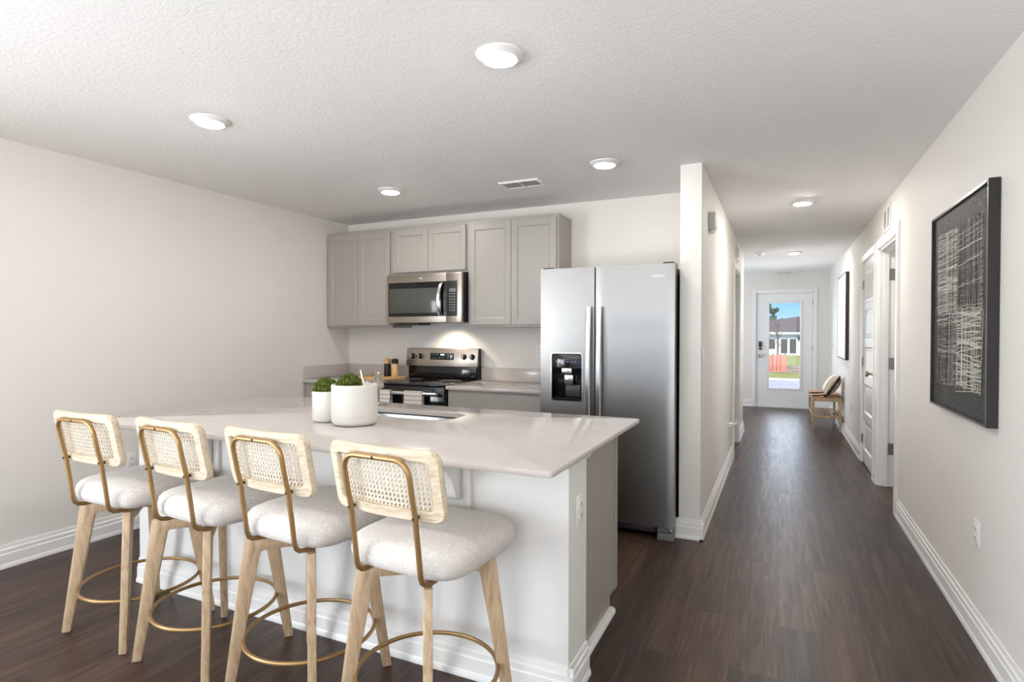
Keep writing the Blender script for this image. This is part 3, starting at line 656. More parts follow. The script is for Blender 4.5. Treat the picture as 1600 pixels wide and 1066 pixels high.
# ------------------------------------------------------------------ bar stools
def make_stool():
    t = thing('bar_stool', '', 'bar stool', (0, 0, 0), 'cane-back bar stools at the island')
    prof = [(.232, .573), (.306, .003), (.272, .003), (.178, .518), (.170, .529), (.015, .533), (.015, .573)]
    for sx, sy in ((-1, -1), (1, -1), (-1, 1), (1, 1)):
        m = MB(); m.prism(prof, 'y', -.0145, .0145, .003, 2)
        bmesh.ops.rotate(m.bm, verts=m.bm.verts, cent=(0, 0, 0), matrix=Matrix.Rotation(math.atan2(sy, sx), 3, 'Z'))
        g = m.build('leg', M['ash'], t)
        f = MB(); f.box(.276, .300, -.011, .011, 0, .0028); bmesh.ops.rotate(f.bm, verts=f.bm.verts, cent=(0, 0, 0), matrix=Matrix.Rotation(math.atan2(sy, sx), 3, 'Z')); f.build('foot_pad', M['black'], g, False)
    MB().tube([(.2385*math.cos(2*PI*i/64), .2385*math.sin(2*PI*i/64), .2) for i in range(64)], .0078, 10, True).build('footrest_ring', M['brass'], t)
    MB().cyl((0, .01, .5735), .10, .014).build('swivel_plate', M['swivel'], t)
    # cushion: stacked superellipse loops
    loops = []
    def sup(a, z, n=64, e=4.8, dz=0):
        lp = []
        for i in range(n):
            th = 2*PI*i/n; c, s_ = math.cos(th), math.sin(th); rr = (abs(c)**e+abs(s_)**e)**(-1/e)
            lp.append((a*rr*c, a*rr*s_, z))
        return lp
    for a, z in ((.02, .5885), (.14, .588), (.185, .5885), (.207, .592), (.220, .602), (.2275, .620), (.2285, .640), (.2245, .660), (.214, .675), (.196, .684), (.16, .690), (.10, .694), (.04, .6955), (.005, .696)): loops.append([(x, y+.038, zz) for x, y, zz in sup(a, z)])
    MB().rings(loops).build('seat', M['boucle'], t)
    # backrest surface: u across, v up, w out (towards -y)
    R = .95; V0, V1, Y0 = .780, 1.004, -.208; tilt = -.046/.224
    def S(u, v, w_):
        a = u/R; y = Y0+(v-V0)*tilt; rad = R+w_
        return Vector((rad*math.sin(a), y+R-rad*math.cos(a), v))
    U = .213; rl = .038; th = .016
    out = rrect(-U, U, V0, V1, .036, 8); n = len(out)
    def resample(x0, x1, y0, y1, r): return rrect(x0, x1, y0, y1, r, 8)
    # densify straight runs so that the frame follows the curve
    def dens(a):
        r = []
        for i in range(len(a)):
            p, q = Vector(a[i]), Vector(a[(i+1) % len(a)]); k = max(1, int((q-p).length/.02)); 
            r += [tuple(p+(q-p)*j/k) for j in range(k)]
        return r
    O = out; I = resample(-U+rl, U-rl, V0+rl, V1-rl, .014)
    pairs = []
    for i in range(n):
        k = max(1, int((Vector(O[(i+1) % n])-Vector(O[i])).length/.02))
        for j in range(k):
            f = j/k; po = Vector(O[i]).lerp(Vector(O[(i+1) % n]), f); pi_ = Vector(I[i]).lerp(Vector(I[(i+1) % n]), f); pairs.append((po, pi_))
    loops = []
    for po, pi_ in pairs:
        d_ = (pi_-po); L = d_.length; d_.normalize()
        cs = [(0, .006), (.002, .010), (.007, th), (L-.005, th), (L-.001, th-.004), (L, 0), (L-.001, -th+.004), (L-.005, -th), (.007, -th), (.002, -.010), (0, -.006)]
        loops.append([S(po.x+d_.x*a, po.y+d_.y*a, w_) for a, w_ in cs])
    fr = MB().rings(loops, wrap=True).build('backrest_frame', M['ash_pale'], t)
    # woven cane
    m = MB(); cu, cv = U-rl+.004, (V1-V0)/2-rl+.004; vm = (V0+V1)/2
    def strip(p, q, wd, w_):
        p, q = Vector(p), Vector(q); L = (q-p).length; k = max(1, int(L/.03)); nn = Vector((-(q-p).y, (q-p).x)).normalized()*wd/2
        prev = None
        for j in range(k+1):
            c = p.lerp(q, j/k)
            cur = [m.bm.verts.new(S(*(c+nn*s_), w_+o)) for s_, o in ((1, .0006), (-1, .0006), (-1, -.0006), (1, -.0006))]
            if prev:
                for a in range(4): m.bm.faces.new((prev[a], prev[(a+1) % 4], cur[(a+1) % 4], cur[a]))
            prev = cur
    P = .0145
    nx = int(2*cu/P); nz = int(2*cv/P)
    for i in range(nx+1):
        u = -cu+2*cu*i/nx
        for o in (-.0013, .0013): strip((u+o, vm-cv), (u+o, vm+cv), .0022, .0006)
    for i in range(nz+1):
        v = vm-cv+2*cv*i/nz
        for o in (-.0013, .0013): strip((-cu, v+o), (cu, v+o), .0022, -.0006)
    px, pz = 2*cu/nx, 2*cv/nz
    for sg in (1, -1):
        for i in range(-nz, nx+1):
            # line through the gaps: u = -cu+(i+.5)*px + sg*s*px , v = vm-cv + s*pz
            s0, s1 = 0.0, float(nz); ub = -cu+(i+.5)*px if sg > 0 else cu-(i+.5)*px
            lo = (-cu-ub)/(sg*px); hi = (cu-ub)/(sg*px); lo, hi = min(lo, hi), max(lo, hi)
            s0, s1 = max(s0, lo), min(s1, hi)
            if s1-s0 > .4: strip((ub+sg*s0*px, vm-cv+s0*pz), (ub+sg*s1*px, vm-cv+s1*pz), .0024, .0016 if sg > 0 else -.0016)
    m.build('cane_panel', M['cane'], fr, False)
    # bent tube
    ub = .125; r = .0088; wt = th+r
    yb = lambda v: S(0, v, wt).y
    vt = V1-.030; cr = .05
    y0 = yb(.775)
    side = [(ub, -.135, .5805), (ub, -.165, .5812), (ub, -.188, .5865), (ub, -.202, .598), (ub, -.209, .615), (ub, -.214, .65), (ub, -.2205, .70), (ub, y0+.003, .75), (ub, y0-.003, .80), (ub, yb(.85), .85), (ub, yb(vt-cr), vt-cr)]
    cor = [(ub-cr+cr*math.cos(a), yb(vt-cr+cr*math.sin(a)), vt-cr+cr*math.sin(a)) for a in [PI/2*i/7 for i in range(1, 8)]]
    half = side+cor
    path = half+[(0, yb(vt), vt)]+[(-x, y, z) for x, y, z in half[::-1]]
    tb = MB().tube(path, r, 12).build('back_tube', M['brass'], t)
    for u, v in ((0, vt), (ub, V0+.020), (-ub, V0+.020)):
        y = yb(v); MB().lathe([(.0042, 0), (.0048, -.002), (.003, -.004), (0, -.0045)], (u, y-r+.0005, v), 'y', 12).build('screw', M['screw'], tb)
        if u: MB().cyl((u, y+r-.002, v), .006, .010, 'y', 12).build('spacer', M['screw'], tb)
    return t
st = make_stool()
# x, y, then how far each swivel seat is turned and how it sits on its base
spots = [(-2.682, 1.683, 0, .010, -.012, 0, 'cane-back bar stool nearest the left wall, leftmost of the four'),
         (-2.164, 1.671, -.07, .034, .012, 0, 'second cane-back bar stool from the left, partly overlapping the leftmost'),
         (-1.632, 1.671, -.07, .020, .010, 0, 'third cane-back bar stool from the left, in front of the moss planters'),
         (-1.077, 1.637, -.06, .006, 0, -.20, 'cane-back bar stool closest to the viewer, rightmost of the four')]
placed = [st]+[dup(st, (0, 0, 0)) for _ in range(3)]
for d, (x, y, ph, dx, dy, base, lb) in zip(placed, spots):
    d.location = (x, y, 0); d['label'] = lb
    for ch in d.children:
        if ch.name.split('.')[0] in ('leg', 'footrest_ring'): ch.rotation_euler.z = base
        else: ch.rotation_euler.z = ph; ch.location = (dx, dy, 0)

# ------------------------------------------------------------------ wall cabinets
def upper(x0, x1, z0, z1, label):
    t = thing('upper_cabinet', label, 'cabinet', ((x0+x1)/2, 4.48, z0))
    yf = 4.322
    MB().box(x0, x1, yf, YB-.001, z0, z1, .001, 1).build('cabinet_box', M['cabinet'], t, False)
    xm = (x0+x1)/2; e = .016
    for a, b in ((x0+e, xm-.0015), (xm+.0015, x1-e)):
        m = MB(); shaker_y(m, a, b, z0+.02, z1-.028, yf-.0195); m.build('cabinet_door', M['cabinet'], t, False)
upper(-3.990, -3.222, 1.392, 2.300, 'tall grey two-door wall cabinet in the left corner')
upper(-3.221, -2.429, 1.868, 2.300, 'short grey two-door wall cabinet above the microwave')
upper(-2.428, -1.602, 1.392, 2.300, 'tall grey two-door wall cabinet left of the refrigerator')

# ------------------------------------------------------------------ microwave
def microwave():
    x0, x1, z0, z1, yf = -3.206, -2.430, 1.432, 1.856, 4.213
    t = thing('microwave', 'stainless over-range microwave with dark glass door and curved handle', 'microwave', ((x0+x1)/2, 4.42, z0))
    W, Hh = x1-x0, z1-z0; X = lambda f: x0+W*f; Z = lambda f: z1-Hh*f
    MB().box(x0+.012, x1-.004, yf+.032, YB-.001, z0+.004, z1, .002).build('body', M['black'], t)
    MB().box(x0+.05, x0+.27, yf+.10, yf+.30, z0-.020, z0+.003, .003).build('vent_grille', M['dark_grey'], t)
    MB().box(x0, X(.805), yf, yf+.031, z0, z1, .004).build('door', M['steel_warm'], t)
    MB().box(X(.808), x1, yf, yf+.031, z0, z1, .004).build('control_side', M['steel_warm'], t)
    MB().box(X(.028), X(.803), yf-.002, yf-.0002, Z(.872), Z(.165), .0008).build('door_glass', M['black_gloss'], t)
    MB().box(X(.045), X(.70), yf-.003, yf-.0022, Z(.80), Z(.29), .0003).build('window_screen', M['mw_glass'], t)
    cp = MB().box(X(.808), X(.945), yf-.002, yf-.0002, Z(.872), Z(.165), .0008).build('control_panel', M['black'], t)
    MB().box(X(.845), X(.925), yf-.0028, yf-.0021, Z(.385), Z(.315)).build('display', M['grey_mid'], cp, False)
    m = MB()
    for r in range(7):
        for c in range(3): m.box(X(.846+.028*c), X(.846+.028*c+.014), yf-.0028, yf-.0021, Z(.435+.055*r), Z(.415+.055*r))
    m.build('keypad', M['key'], cp, False)
    hx, hw = X(.752), .030; pts = []
    loops = []
    for i in range(17):
        a = i/16; z = Z(.855)+(Z(.185)-Z(.855))*a; y = yf-.012-.042*math.sin(a*PI)**.8 if 0 < a < 1 else yf-.006
        loops.append([(hx-hw/2-.012*math.sin(a*PI)+.004, y+.008, z), (hx-hw/2-.012*math.sin(a*PI), y, z), (hx-.006-.012*math.sin(a*PI), y-.008, z), (hx+hw/2-.012*math.sin(a*PI), y, z), (hx+hw/2-.012*math.sin(a*PI)-.004, y+.008, z)])
    MB().rings(loops).build('door_handle', M['steel_handle'], t)
    MB().box(X(.43), X(.49), yf-.0012, yf-.0002, Z(.105), Z(.065), .0003).build('badge', M['steel_handle'], t)
microwave()
lamp('cooktop_light', 'SPOT', (-2.72, 4.40, 1.425), 13.0, (1, .86, .7), (math.radians(18), 0, 0), spot_size=2.2, spot_blend=.9, shadow_soft_size=.03)

# ------------------------------------------------------------------ base cabinets and worktops
def base_cab(x0, x1, label):
    t = thing('base_cabinet', label, 'cabinet', ((x0+x1)/2, 4.3, 0)); yf = 4.03
    MB().box(x0, x1, yf, YB-.001, .10, .8835).box(x0, x1, yf+.06, YB-.001, 0, .10).build('cabinet_box', M['cabinet'], t, False)
    n = 2; xm = (x0+x1)/2
    for a, b in ((x0+.012, xm-.002), (xm+.002, x1-.012)):
        m = MB(); shaker_y(m, a, b, .115, .70, yf-.0195); m.build('cabinet_door', M['cabinet'], t, False)
    MB().box(x0+.012, x1-.012, yf-.0195, yf-.0005, .715, .862, .0015, 1).build('drawer_front', M['cabinet'], t, False)
base_cab(-3.985, -3.222, 'grey base cabinet left of the stove under the corner worktop')
base_cab(-2.452, -1.545, 'grey base cabinet between stove and refrigerator')
def worktop(x0, x1, label, left):
    t = thing('worktop', label, 'countertop', ((x0+x1)/2, 4.3, .884)); yf = 3.99
    MB().box(x0, x1, yf, YB-.001, .884, .914, .004).build('worktop_slab', M['quartz'], t)
    MB().box(x0, x1, YB-.021, YB-.001, .9145, 1.03, .002).build('backsplash', M['quartz'], t)
    if left: MB().box(XL+.001, XL+.021, yf+.002, YB-.0215, .9145, 1.03, .002).build('side_splash', M['quartz'], t)
worktop(XL+.001, -3.222, 'white quartz worktop with low backsplash in the left corner', True)
worktop(-2.452, -1.545, 'white quartz worktop with low backsplash between stove and refrigerator', False)

# ------------------------------------------------------------------ range
def stove():
    x0, x1 = -3.217, -2.457; yf = 3.975
    t = thing('stove', 'stainless and black electric range with smooth glass cooktop', 'stove', ((x0+x1)/2, 4.28, 0)); xm = (x0+x1)/2
    MB().box(x0, x1, yf+.04, YB-.003, .03, .905, .002).build('body', M['black'], t)
    MB().box(x0-.002, x1+.002, yf-.005, 4.535, .9055, .922, .004).build('cooktop', M['black_gloss'], t)
    for dx, dy, r in ((-.19, 4.14, .10), (.19, 4.14, .085), (-.19, 4.38, .075), (.19, 4.38, .10)):
        MB().lathe([(r-.002, .9222), (r, .9222), (r, .9226), (r-.002, .9226)], (xm+dx, dy, 0), n=48).build('burner_ring', M['dark_grey'], t)
    MB().box(x0, x1, yf, yf+.038, .20, .90, .004).build('oven_door', M['black_gloss'], t)
    MB().box(x0+.10, x1-.10, yf-.002, yf-.0005, .36, .74, .0004).build('oven_window', M['oven_glass'], t)
    MB().box(x0, x1, yf, yf+.038, .05, .19, .004).build('drawer', M['steel_warm'], t)
    h = MB().box(x0+.03, x1-.03, yf-.075, yf-.055, .833, .862, .005); h.box(x0+.03, x0+.055, yf-.055, yf-.0005, .838, .858, .003); h.box(x1-.055, x1-.03, yf-.055, yf-.0005, .838, .858, .003); h.build('oven_handle', M['steel_handle'], t)
    for sx in (x0+.03, x1-.03): pass
    MB().box(x0+.005, x1-.005, 4.56, YB-.003, .9225, 1.20, .003).build('backguard', M['black'], t)
    MB().prism([(4.53, 1.035), (4.559, 1.035), (4.559, 1.198), (4.545, 1.198)], 'x', x0-.003, x1+.003, .002).build('control_panel', M['steel_warm'], t)
    MB().box(x0+.015, x1-.015, 4.545, 4.559, .9225, 1.033, .002).build('lower_backguard', M['black_gloss'], t)
    fy = lambda z: 4.53+(z-1.035)/.163*.015
    for x in (-3.150, -3.066, -2.590, -2.505):
        z = 1.125; k = MB().lathe([(.026, 0), (.026, -.006), (.021, -.010), (.019, -.026), (0, -.027)], (x, fy(z)-.0005, z), 'y', 28).build('knob', M['black_gloss'], t)
        MB().box(x-.004, x+.004, fy(z)-.036, fy(z)-.0277, z-.019, z+.019, .002).build('knob_grip', M['steel_handle'], k)
    d = MB().box(-2.951, -2.700, fy(1.125)-.007, fy(1.125)-.002, 1.095, 1.158, .001).build('display', M['black_gloss'], t)
    m = MB(); y = fy(1.125)-.0078
    for i, x in enumerate((-2.836, -2.822, -2.808)):
        m.box(x, x+.009, y, y+.0006, 1.136, 1.150)
    m.build('clock_digits', M['digit'], d, False)
    m = MB()
    for x, z in ((-2.925, 1.143), (-2.90, 1.143), (-2.875, 1.143), (-2.76, 1.143), (-2.735, 1.143), (-2.76, 1.125), (-2.735, 1.125), (-2.925, 1.108), (-2.90, 1.108), (-2.85, 1.108), (-2.82, 1.108), (-2.76, 1.108), (-2.735, 1.108)): m.box(x, x+.008, y, y+.0006, z, z+.005)
    m.build('touch_keys', M['key'], d, False)
    return x0, x1, yf
stove()
def towel(xa, xb, drop, label):
    yc, zc = 3.91, .8475
    t = thing('dish_towel', label, 'towel', ((xa+xb)/2, yc, zc), 'striped towels on the oven handle')
    yo = .0165; pts = [(yc-yo-.003, zc-drop), (yc-yo-.002, zc-drop*.5), (yc-yo, zc+.010)]+[(yc+yo*math.cos(a), zc+.0155+.006*math.sin(a)) for a in [PI-PI*i/8 for i in range(9)]]+[(yc+yo, zc-.02), (yc+yo+.003, zc-drop*.8)]
    loops = []
    for i in range(15):
        x = xa+(xb-xa)*i/14; wv = .0016*math.sin(i*1.3)
        loops.append([(x, y+(wv if k < 2 else 0), z) for k, (y, z) in enumerate(pts)])
    m = MB(); m.rings(loops, closed=False, cap=False); bmesh.ops.solidify(m.bm, geom=m.bm.faces[:], thickness=.004); m.build('towel_cloth', M['towel'], t)
towel(-3.080, -2.930, .19, 'pale striped towel on the left half of the oven handle')
towel(-2.790, -2.615, .21, 'pale striped towel on the middle of the oven handle')

# cutting board and grinders
cb = tag(MB().prism(rrect(-3.66, -3.235, 4.20, 4.56, .03, 4), 'z', .9145, .930, .004).build('cutting_board', M['board_wood'], None, True, (-3.45, 4.38, .9145)), 'maple cutting board on the worktop left of the stove', 'cutting board')
def grinder(x, y, bm_, cm_, label):
    t = thing('spice_grinder', label, 'grinder', (x, y, .9305))
    MB().lathe([(.030, 0), (.032, .003), (.032, .118), (.030, .121)], (x, y, .9305), n=28).build('grinder_body', M[bm_], t)
    MB().lathe([(.030, .1215), (.032, .124), (.032, .163), (.029, .167), (0, .167)], (x, y, .9305), n=28).build('grinder_cap', M[cm_], t)
    MB().lathe([(.006, .1672), (.007, .174), (0, .178)], (x, y, .9305), n=14).build('top_knob', M['nickel'], t)
grinder(-3.385, 4.46, 'black', 'grinder_wood', 'black spice grinder with a wooden cap on the cutting board')
grinder(-3.285, 4.44, 'grinder_wood', 'black', 'wooden spice grinder with a black cap on the cutting board')

# ------------------------------------------------------------------ refrigerator
def fridge():
    x0, x1, yf, z0, z1 = -1.531, -.609, 3.765, .085, 1.791; xs = -1.135
    t = thing('refrigerator', 'stainless side-by-side refrigerator with water dispenser beside the hallway corner', 'refrigerator', ((x0+x1)/2, 4.2, 0))
    MB().box(x0+.004, x1-.004, yf+.075, 4.60, .02, 1.77, .004).build('case', M['dark_grey'], t)
    yd = yf+.072
    def bowed(a, b, za, zb, hole=None):
        m = MB(); n = 20; loops = []
        sag = .0015
        for i in range(n+1):
            x = a+(b-a)*i/n; f = 2*i/n-1; y = yf+sag*f*f+ (.004 if abs(f) == 1 else 0)
            loops.append([(x, yd, za), (x, y, za), (x, y, zb), (x, yd, zb)])
        m.rings(loops); return m
    dx0, dx1, dz0, dz1 = -1.447, -1.226, .872, 1.202
    # freezer door built round the dispenser opening
    m = MB(); n = 24
    def yv(x): f = 2*(x-x0)/(xs-.004-x0)-1; return yf+.0015*f*f
    def slab(a, b, za, zb):
        k = max(2, int((b-a)/.03)); m.rings([[(a+(b-a)*i/k, yd, za), (a+(b-a)*i/k, yv(a+(b-a)*i/k), za), (a+(b-a)*i/k, yv(a+(b-a)*i/k), zb), (a+(b-a)*i/k, yd, zb)] for i in range(k+1)])
    slab(x0, dx0, z0, z1); slab(dx1, xs-.004, z0, z1); slab(dx0, dx1, z0, dz0); slab(dx0, dx1, dz1, z1)
    L = m.build('freezer_door', M['steel'], t)
    R_ = bowed(xs+.004, x1, z0, z1).build('fridge_door', M['steel'], t)
    for xc, par, s in ((-1.172, L, 1), (-1.098, R_, -1)):
        loops = []
        for i in range(25):
            a = i/24; z = .52+(1.52-.52)*a; y = yf-.030-.028*math.sin(a*PI)
            hw = .0165
            loops.append([(xc-hw, y+.016, z), (xc-hw, y+.003, z), (xc-hw+.004, y, z), (xc+hw-.004, y, z), (xc+hw, y+.003, z), (xc+hw, y+.016, z)])
        h = MB().rings(loops); h.box(xc-.012, xc+.012, yf-.015, yf+.004, .525, .56); h.box(xc-.012, xc+.012, yf-.015, yf+.004, 1.48, 1.515)
        h.build('door_handle', M['steel_handle'], par)
    # dispenser: frame, control face, recess, paddle, spout
    d0 = yf+.001
    fr = MB(); o = rrect(dx0-.006, dx1+.006, dz0-.006, dz1+.006, .02, 5); i_ = rrect(dx0+.001, dx1-.001, dz0+.001, dz1-.001, .016, 5)
    fr.rings([[(x, d0+.006, z) for x, z in o], [(x, d0-.004, z) for x, z in o], [(x, d0-.004, z) for x, z in i_], [(x, d0+.006, z) for x, z in i_]], wrap=True)
    D = fr.build('dispenser_frame', M['steel_handle'], L)
    MB().box(dx0+.002, dx1-.002, d0+.002, d0+.02, 1.055, dz1-.002, .002).build('dispenser_controls', M['black_gloss'], L)
    m = MB(); m.box(dx0+.001, dx1-.001, yd-.012, yd-.004, dz0+.001, 1.055); m.box(dx0+.001, dx0+.004, d0+.004, yd-.012, dz0+.001, 1.055); m.box(dx1-.004, dx1-.001, d0+.004, yd-.012, dz0+.001, 1.055); m.box(dx0+.004, dx1-.004, d0+.002, yd-.012, dz0+.001, dz0+.012)
    m.build('dispenser_recess', M['black_gloss'], L, False)
    MB().box(-1.372, -1.300, d0-.006, d0+.0015, 1.06, 1.10, .002).build('dispenser_badge', M['steel_handle'], L)
    MB().prism([(d0+.012, 1.052), (d0+.045, 1.052), (d0+.04, .985), (d0+.015, .985)], 'x', -1.358, -1.296, .003).build('water_spout', M['steel_handle'], L)
    MB().box(-1.36, -1.25, d0+.040, d0+.048, .90, .982, .003).build('dispenser_paddle', M['dark_grey'], L)
    m = MB()
    for k in range(6): m.box(-1.415+.027*k, -1.405+.027*k, d0+.0012, d0+.0018, 1.142, 1.147)
    for k in range(3): m.box(-1.39+.027*k, -1.38+.027*k, d0+.0012, d0+.0018, 1.158, 1.163)
    m.box(-1.296, -1.286, d0+.0012, d0+.0018, 1.165, 1.173); m.build('control_icons', M['key'], L, False)
    MB().box(x0+.02, x1-.13, yf+.05, yf+.074, .03, .078, .003).build('base_grille', M['dark_grey'], t)
    MB().box(-.715, x1-.002, yf+.012, yf+.074, .0, .045, .003).box(-.715, x1-.002, yf+.016, yf+.074, .050, .080, .003).build('foot_cover', M['grey_mid'], t)
    MB().lathe([(.010, 0), (.010, -.006), (0, -.008)], (-.632, yf+.0155, .066), 'y', 14).build('foot_screw', M['steel_handle'], t)
    MB().box(x1-.08, x1-.008, yf+.02, yf+.16, z1-.02, z1+.012, .006).build('hinge_cover', M['dark_grey'], t)
    MB().box(x0+.008, x0+.08, yf+.03, yf+.16, z1+.0005, z1+.012, .005).build('hinge_cover', M['dark_grey'], t)
    # badge lettering
    cu = bpy.data.curves.new('badge', 'FONT'); cu.body = 'Whirlpool'; cu.size = .021; cu.extrude = .0006; cu.align_x = 'CENTER'
    tmp = bpy.data.objects.new('badge_tmp', cu); COL.objects.link(tmp); dg = bpy.context.evaluated_depsgraph_get()
    me = bpy.data.meshes.new_from_object(tmp.evaluated_get(dg)); bpy.data.objects.remove(tmp)
    me.materials.append(M['plastic_white'])
    me.transform(Matrix.Rotation(PI/2, 4, 'X')); b = bpy.data.objects.new('badge', me); COL.objects.link(b); b.parent = t
    b.location = Vector((-.717, yf-.0005, 1.706))-parent_base(t)
    sw = MB().tube([(-.717+.022*math.cos(a), yf+.0005, 1.711+.012*math.sin(a)) for a in [.4+2*PI*.72*i/20 for i in range(21)]], .0011, 6); sw.build('badge_swoosh', M['plastic_white'], t)
fridge()

# ------------------------------------------------------------------ wall art on the right wall
def big_art():
    y0, y1, z0, z1 = 2.895, 3.845, .962, 1.965; xw, xf = XR-.002, XR-.040
    t = thing('framed_art', 'large black framed abstract of scratchy pale lines on the right wall', 'picture', (XR, (y0+y1)/2, z0))
    m = MB(); b = .012
    for a in ((y0, y1, z0, z0+b), (y0, y1, z1-b, z1), (y0, y0+b, z0+b, z1-b), (y1-b, y1, z0+b, z1-b)): m.box(xf, xw, *a)
    m.build('frame', M['art_frame'], t, False)
    m = MB(); xq = xf-.0018
    for a in ((y0+.002, y1-.002, z0+.002, z0+.008), (y0+.002, y1-.002, z1-.008, z1-.002), (y0+.002, y0+.008, z0+.008, z1-.008), (y1-.008, y1-.002, z0+.008, z1-.008)): m.box(xq, xf-.0003, *a)
    m.build('frame_lip', M['art_edge'], t, False)
    xp = xf+.012
    MB().box(xp, xw-.004, y0+b, y1-b, z0+b, z1-b).build('print', M['art_bg'], t, False)
    random.seed(7)
    iy0, iy1, iz0, iz1 = y0+.11, y1-.10, z0+.13, z1-.12; ym, zm = (iy0+iy1)/2, (iz0+iz1)/2-.02
    def line(m, a, c, wd, x, wob=.004):
        a, c = Vector(a), Vector(c); k = 6; nn = Vector((-(c-a).y, (c-a).x)).normalized(); prev = None
        for j in range(k+1):
            p = a.lerp(c, j/k)+nn*random.uniform(-wob, wob)
            q = [m.bm.verts.new((x, *(p+nn*s*wd))) for s in (.5, -.5)]
            if prev: m.bm.faces.new((prev[0], prev[1], q[1], q[0]))
            prev = q
    def hatch(m, ya, yb, za, zb, nv, nh, wd, x, slant=.02):
        for i in range(nv):
            y = random.uniform(ya, yb); line(m, (y, za+random.uniform(-.015, .02)), (y+random.uniform(-slant, slant), zb+random.uniform(-.02, .015)), wd*random.uniform(.6, 1.4), x-random.uniform(0, .0006))
        for i in range(nh):
            z = random.uniform(za, zb); line(m, (ya+random.uniform(-.015, .02), z), (yb+random.uniform(-.02, .015), z+random.uniform(-slant, slant)), wd*random.uniform(.6, 1.4), x-random.uniform(0, .0006))
    m = MB(); hatch(m, iy0, iy1, iz0, iz1, 130, 60, .007, xp-.0008); m.build('tan_strokes', M['ink_tan'], t, False)
    m = MB(); hatch(m, iy0, iy1, iz0, iz1, 55, 60, .005, xp-.0020, .05); hatch(m, iy0, ym, zm, iz1, 16, 26, .006, xp-.0020, .06); hatch(m, ym, iy1, iz0, zm, 16, 26, .006, xp-.0020, .06); m.build('dark_strokes', M['ink_dark'], t, False)
    m = MB(); hatch(m, ym, iy1, zm, iz1, 30, 38, .0026, xp-.0032, .03); hatch(m, iy0, ym, iz0, zm, 34, 44, .0030, xp-.0032, .04); hatch(m, iy0, ym, zm, iz1, 14, 10, .0022, xp-.0032); hatch(m, ym, iy1, iz0, zm, 14, 10, .0022, xp-.0032); m.build('pale_strokes', M['ink_light'], t, False)
big_art()
def canvas_art():
    y0, y1, z0, z1 = 8.40, 9.50, 1.005, 2.13
    t = thing('canvas_art', 'large white canvas in a dark frame on the right hallway wall above the bench', 'picture', (XR, (y0+y1)/2, z0))
    m = MB(); b = .012
    for a in ((y0, y1, z0, z0+b), (y0, y1, z1-b, z1), (y0, y0+b, z0+b, z1-b), (y1-b, y1, z0+b, z1-b)): m.box(XR-.042, XR-.001, *a)
    m.build('frame', plain('dark_walnut_frame', srgb(52, 42, 38), .5), t, False)
    MB().box(XR-.040, XR-.006, y0+b+.003, y1-b-.003, z0+b+.003, z1-b-.003).build('canvas', M['canvas'], t, False)
canvas_art()

# ------------------------------------------------------------------ hallway bench and cushion
def bench():
    x0, x1, y0, y1, zt = .405, .765, 8.92, 9.90, .465
    t = thing('wooden_bench', 'small oak bench with a slatted lower shelf against the right hallway wall', 'bench', ((x0+x1)/2, (y0+y1)/2, 0))
    for x in (x0, x1-.032):
        for y in (y0, y1-.032):
            s = .006
            MB().rings([[(x+s, y+s, .01), (x+.032-s, y+s, .01), (x+.032-s, y+.032-s, .01), (x+s, y+.032-s, .01)], [(x, y, .22), (x+.032, y, .22), (x+.032, y+.032, .22), (x, y+.032, .22)], [(x, y, zt-.001), (x+.032, y, zt-.001), (x+.032, y+.032, zt-.001), (x, y+.032, zt-.001)]]).box(x+.010, x+.022, y+.010, y+.022, 0, .0098).build('leg', M['bench_wood'], t, False)
    m = MB()
    m.box(x0+.033, x1-.033, y0+.004, y0+.026, zt-.05, zt-.002, .003); m.box(x0+.033, x1-.033, y1-.026, y1-.004, zt-.05, zt-.002, .003)
    m.box(x0+.004, x0+.026, y0+.033, y1-.033, zt-.05, zt-.002, .003); m.box(x1-.026, x1-.004, y0+.033, y1-.033, zt-.05, zt-.002, .003)
    m.build('seat_frame', M['bench_wood'], t)
    MB().box(x0+.002, x1-.002, y0+.002, y1-.002, zt+.0, zt+.012, .004).build('seat', plain('woven_tan_seat', srgb(184, 142, 108), .8), t)
    m = MB(); zs = .215
    m.box(x0+.033, x1-.033, y0+.006, y0+.024, zs-.028, zs, .003); m.box(x0+.033, x1-.033, y1-.024, y1-.006, zs-.028, zs, .003); m.box(x0+.006, x0+.024, y0+.033, y1-.033, zs-.028, zs, .003); m.box(x1-.024, x1-.006, y0+.033, y1-.033, zs-.028, zs, .003)
    m.build('shelf_frame', M['bench_wood'], t)
    n = 9
    for k in range(n):
        x = x0+.045+(x1-x0-.09)*k/(n-1); MB().box(x-.009, x+.009, y0+.025, y1-.025, zs-.018, zs-.002, .002).build('shelf_slat', M['bench_wood'], t)
    return zt+.012
zb = bench()
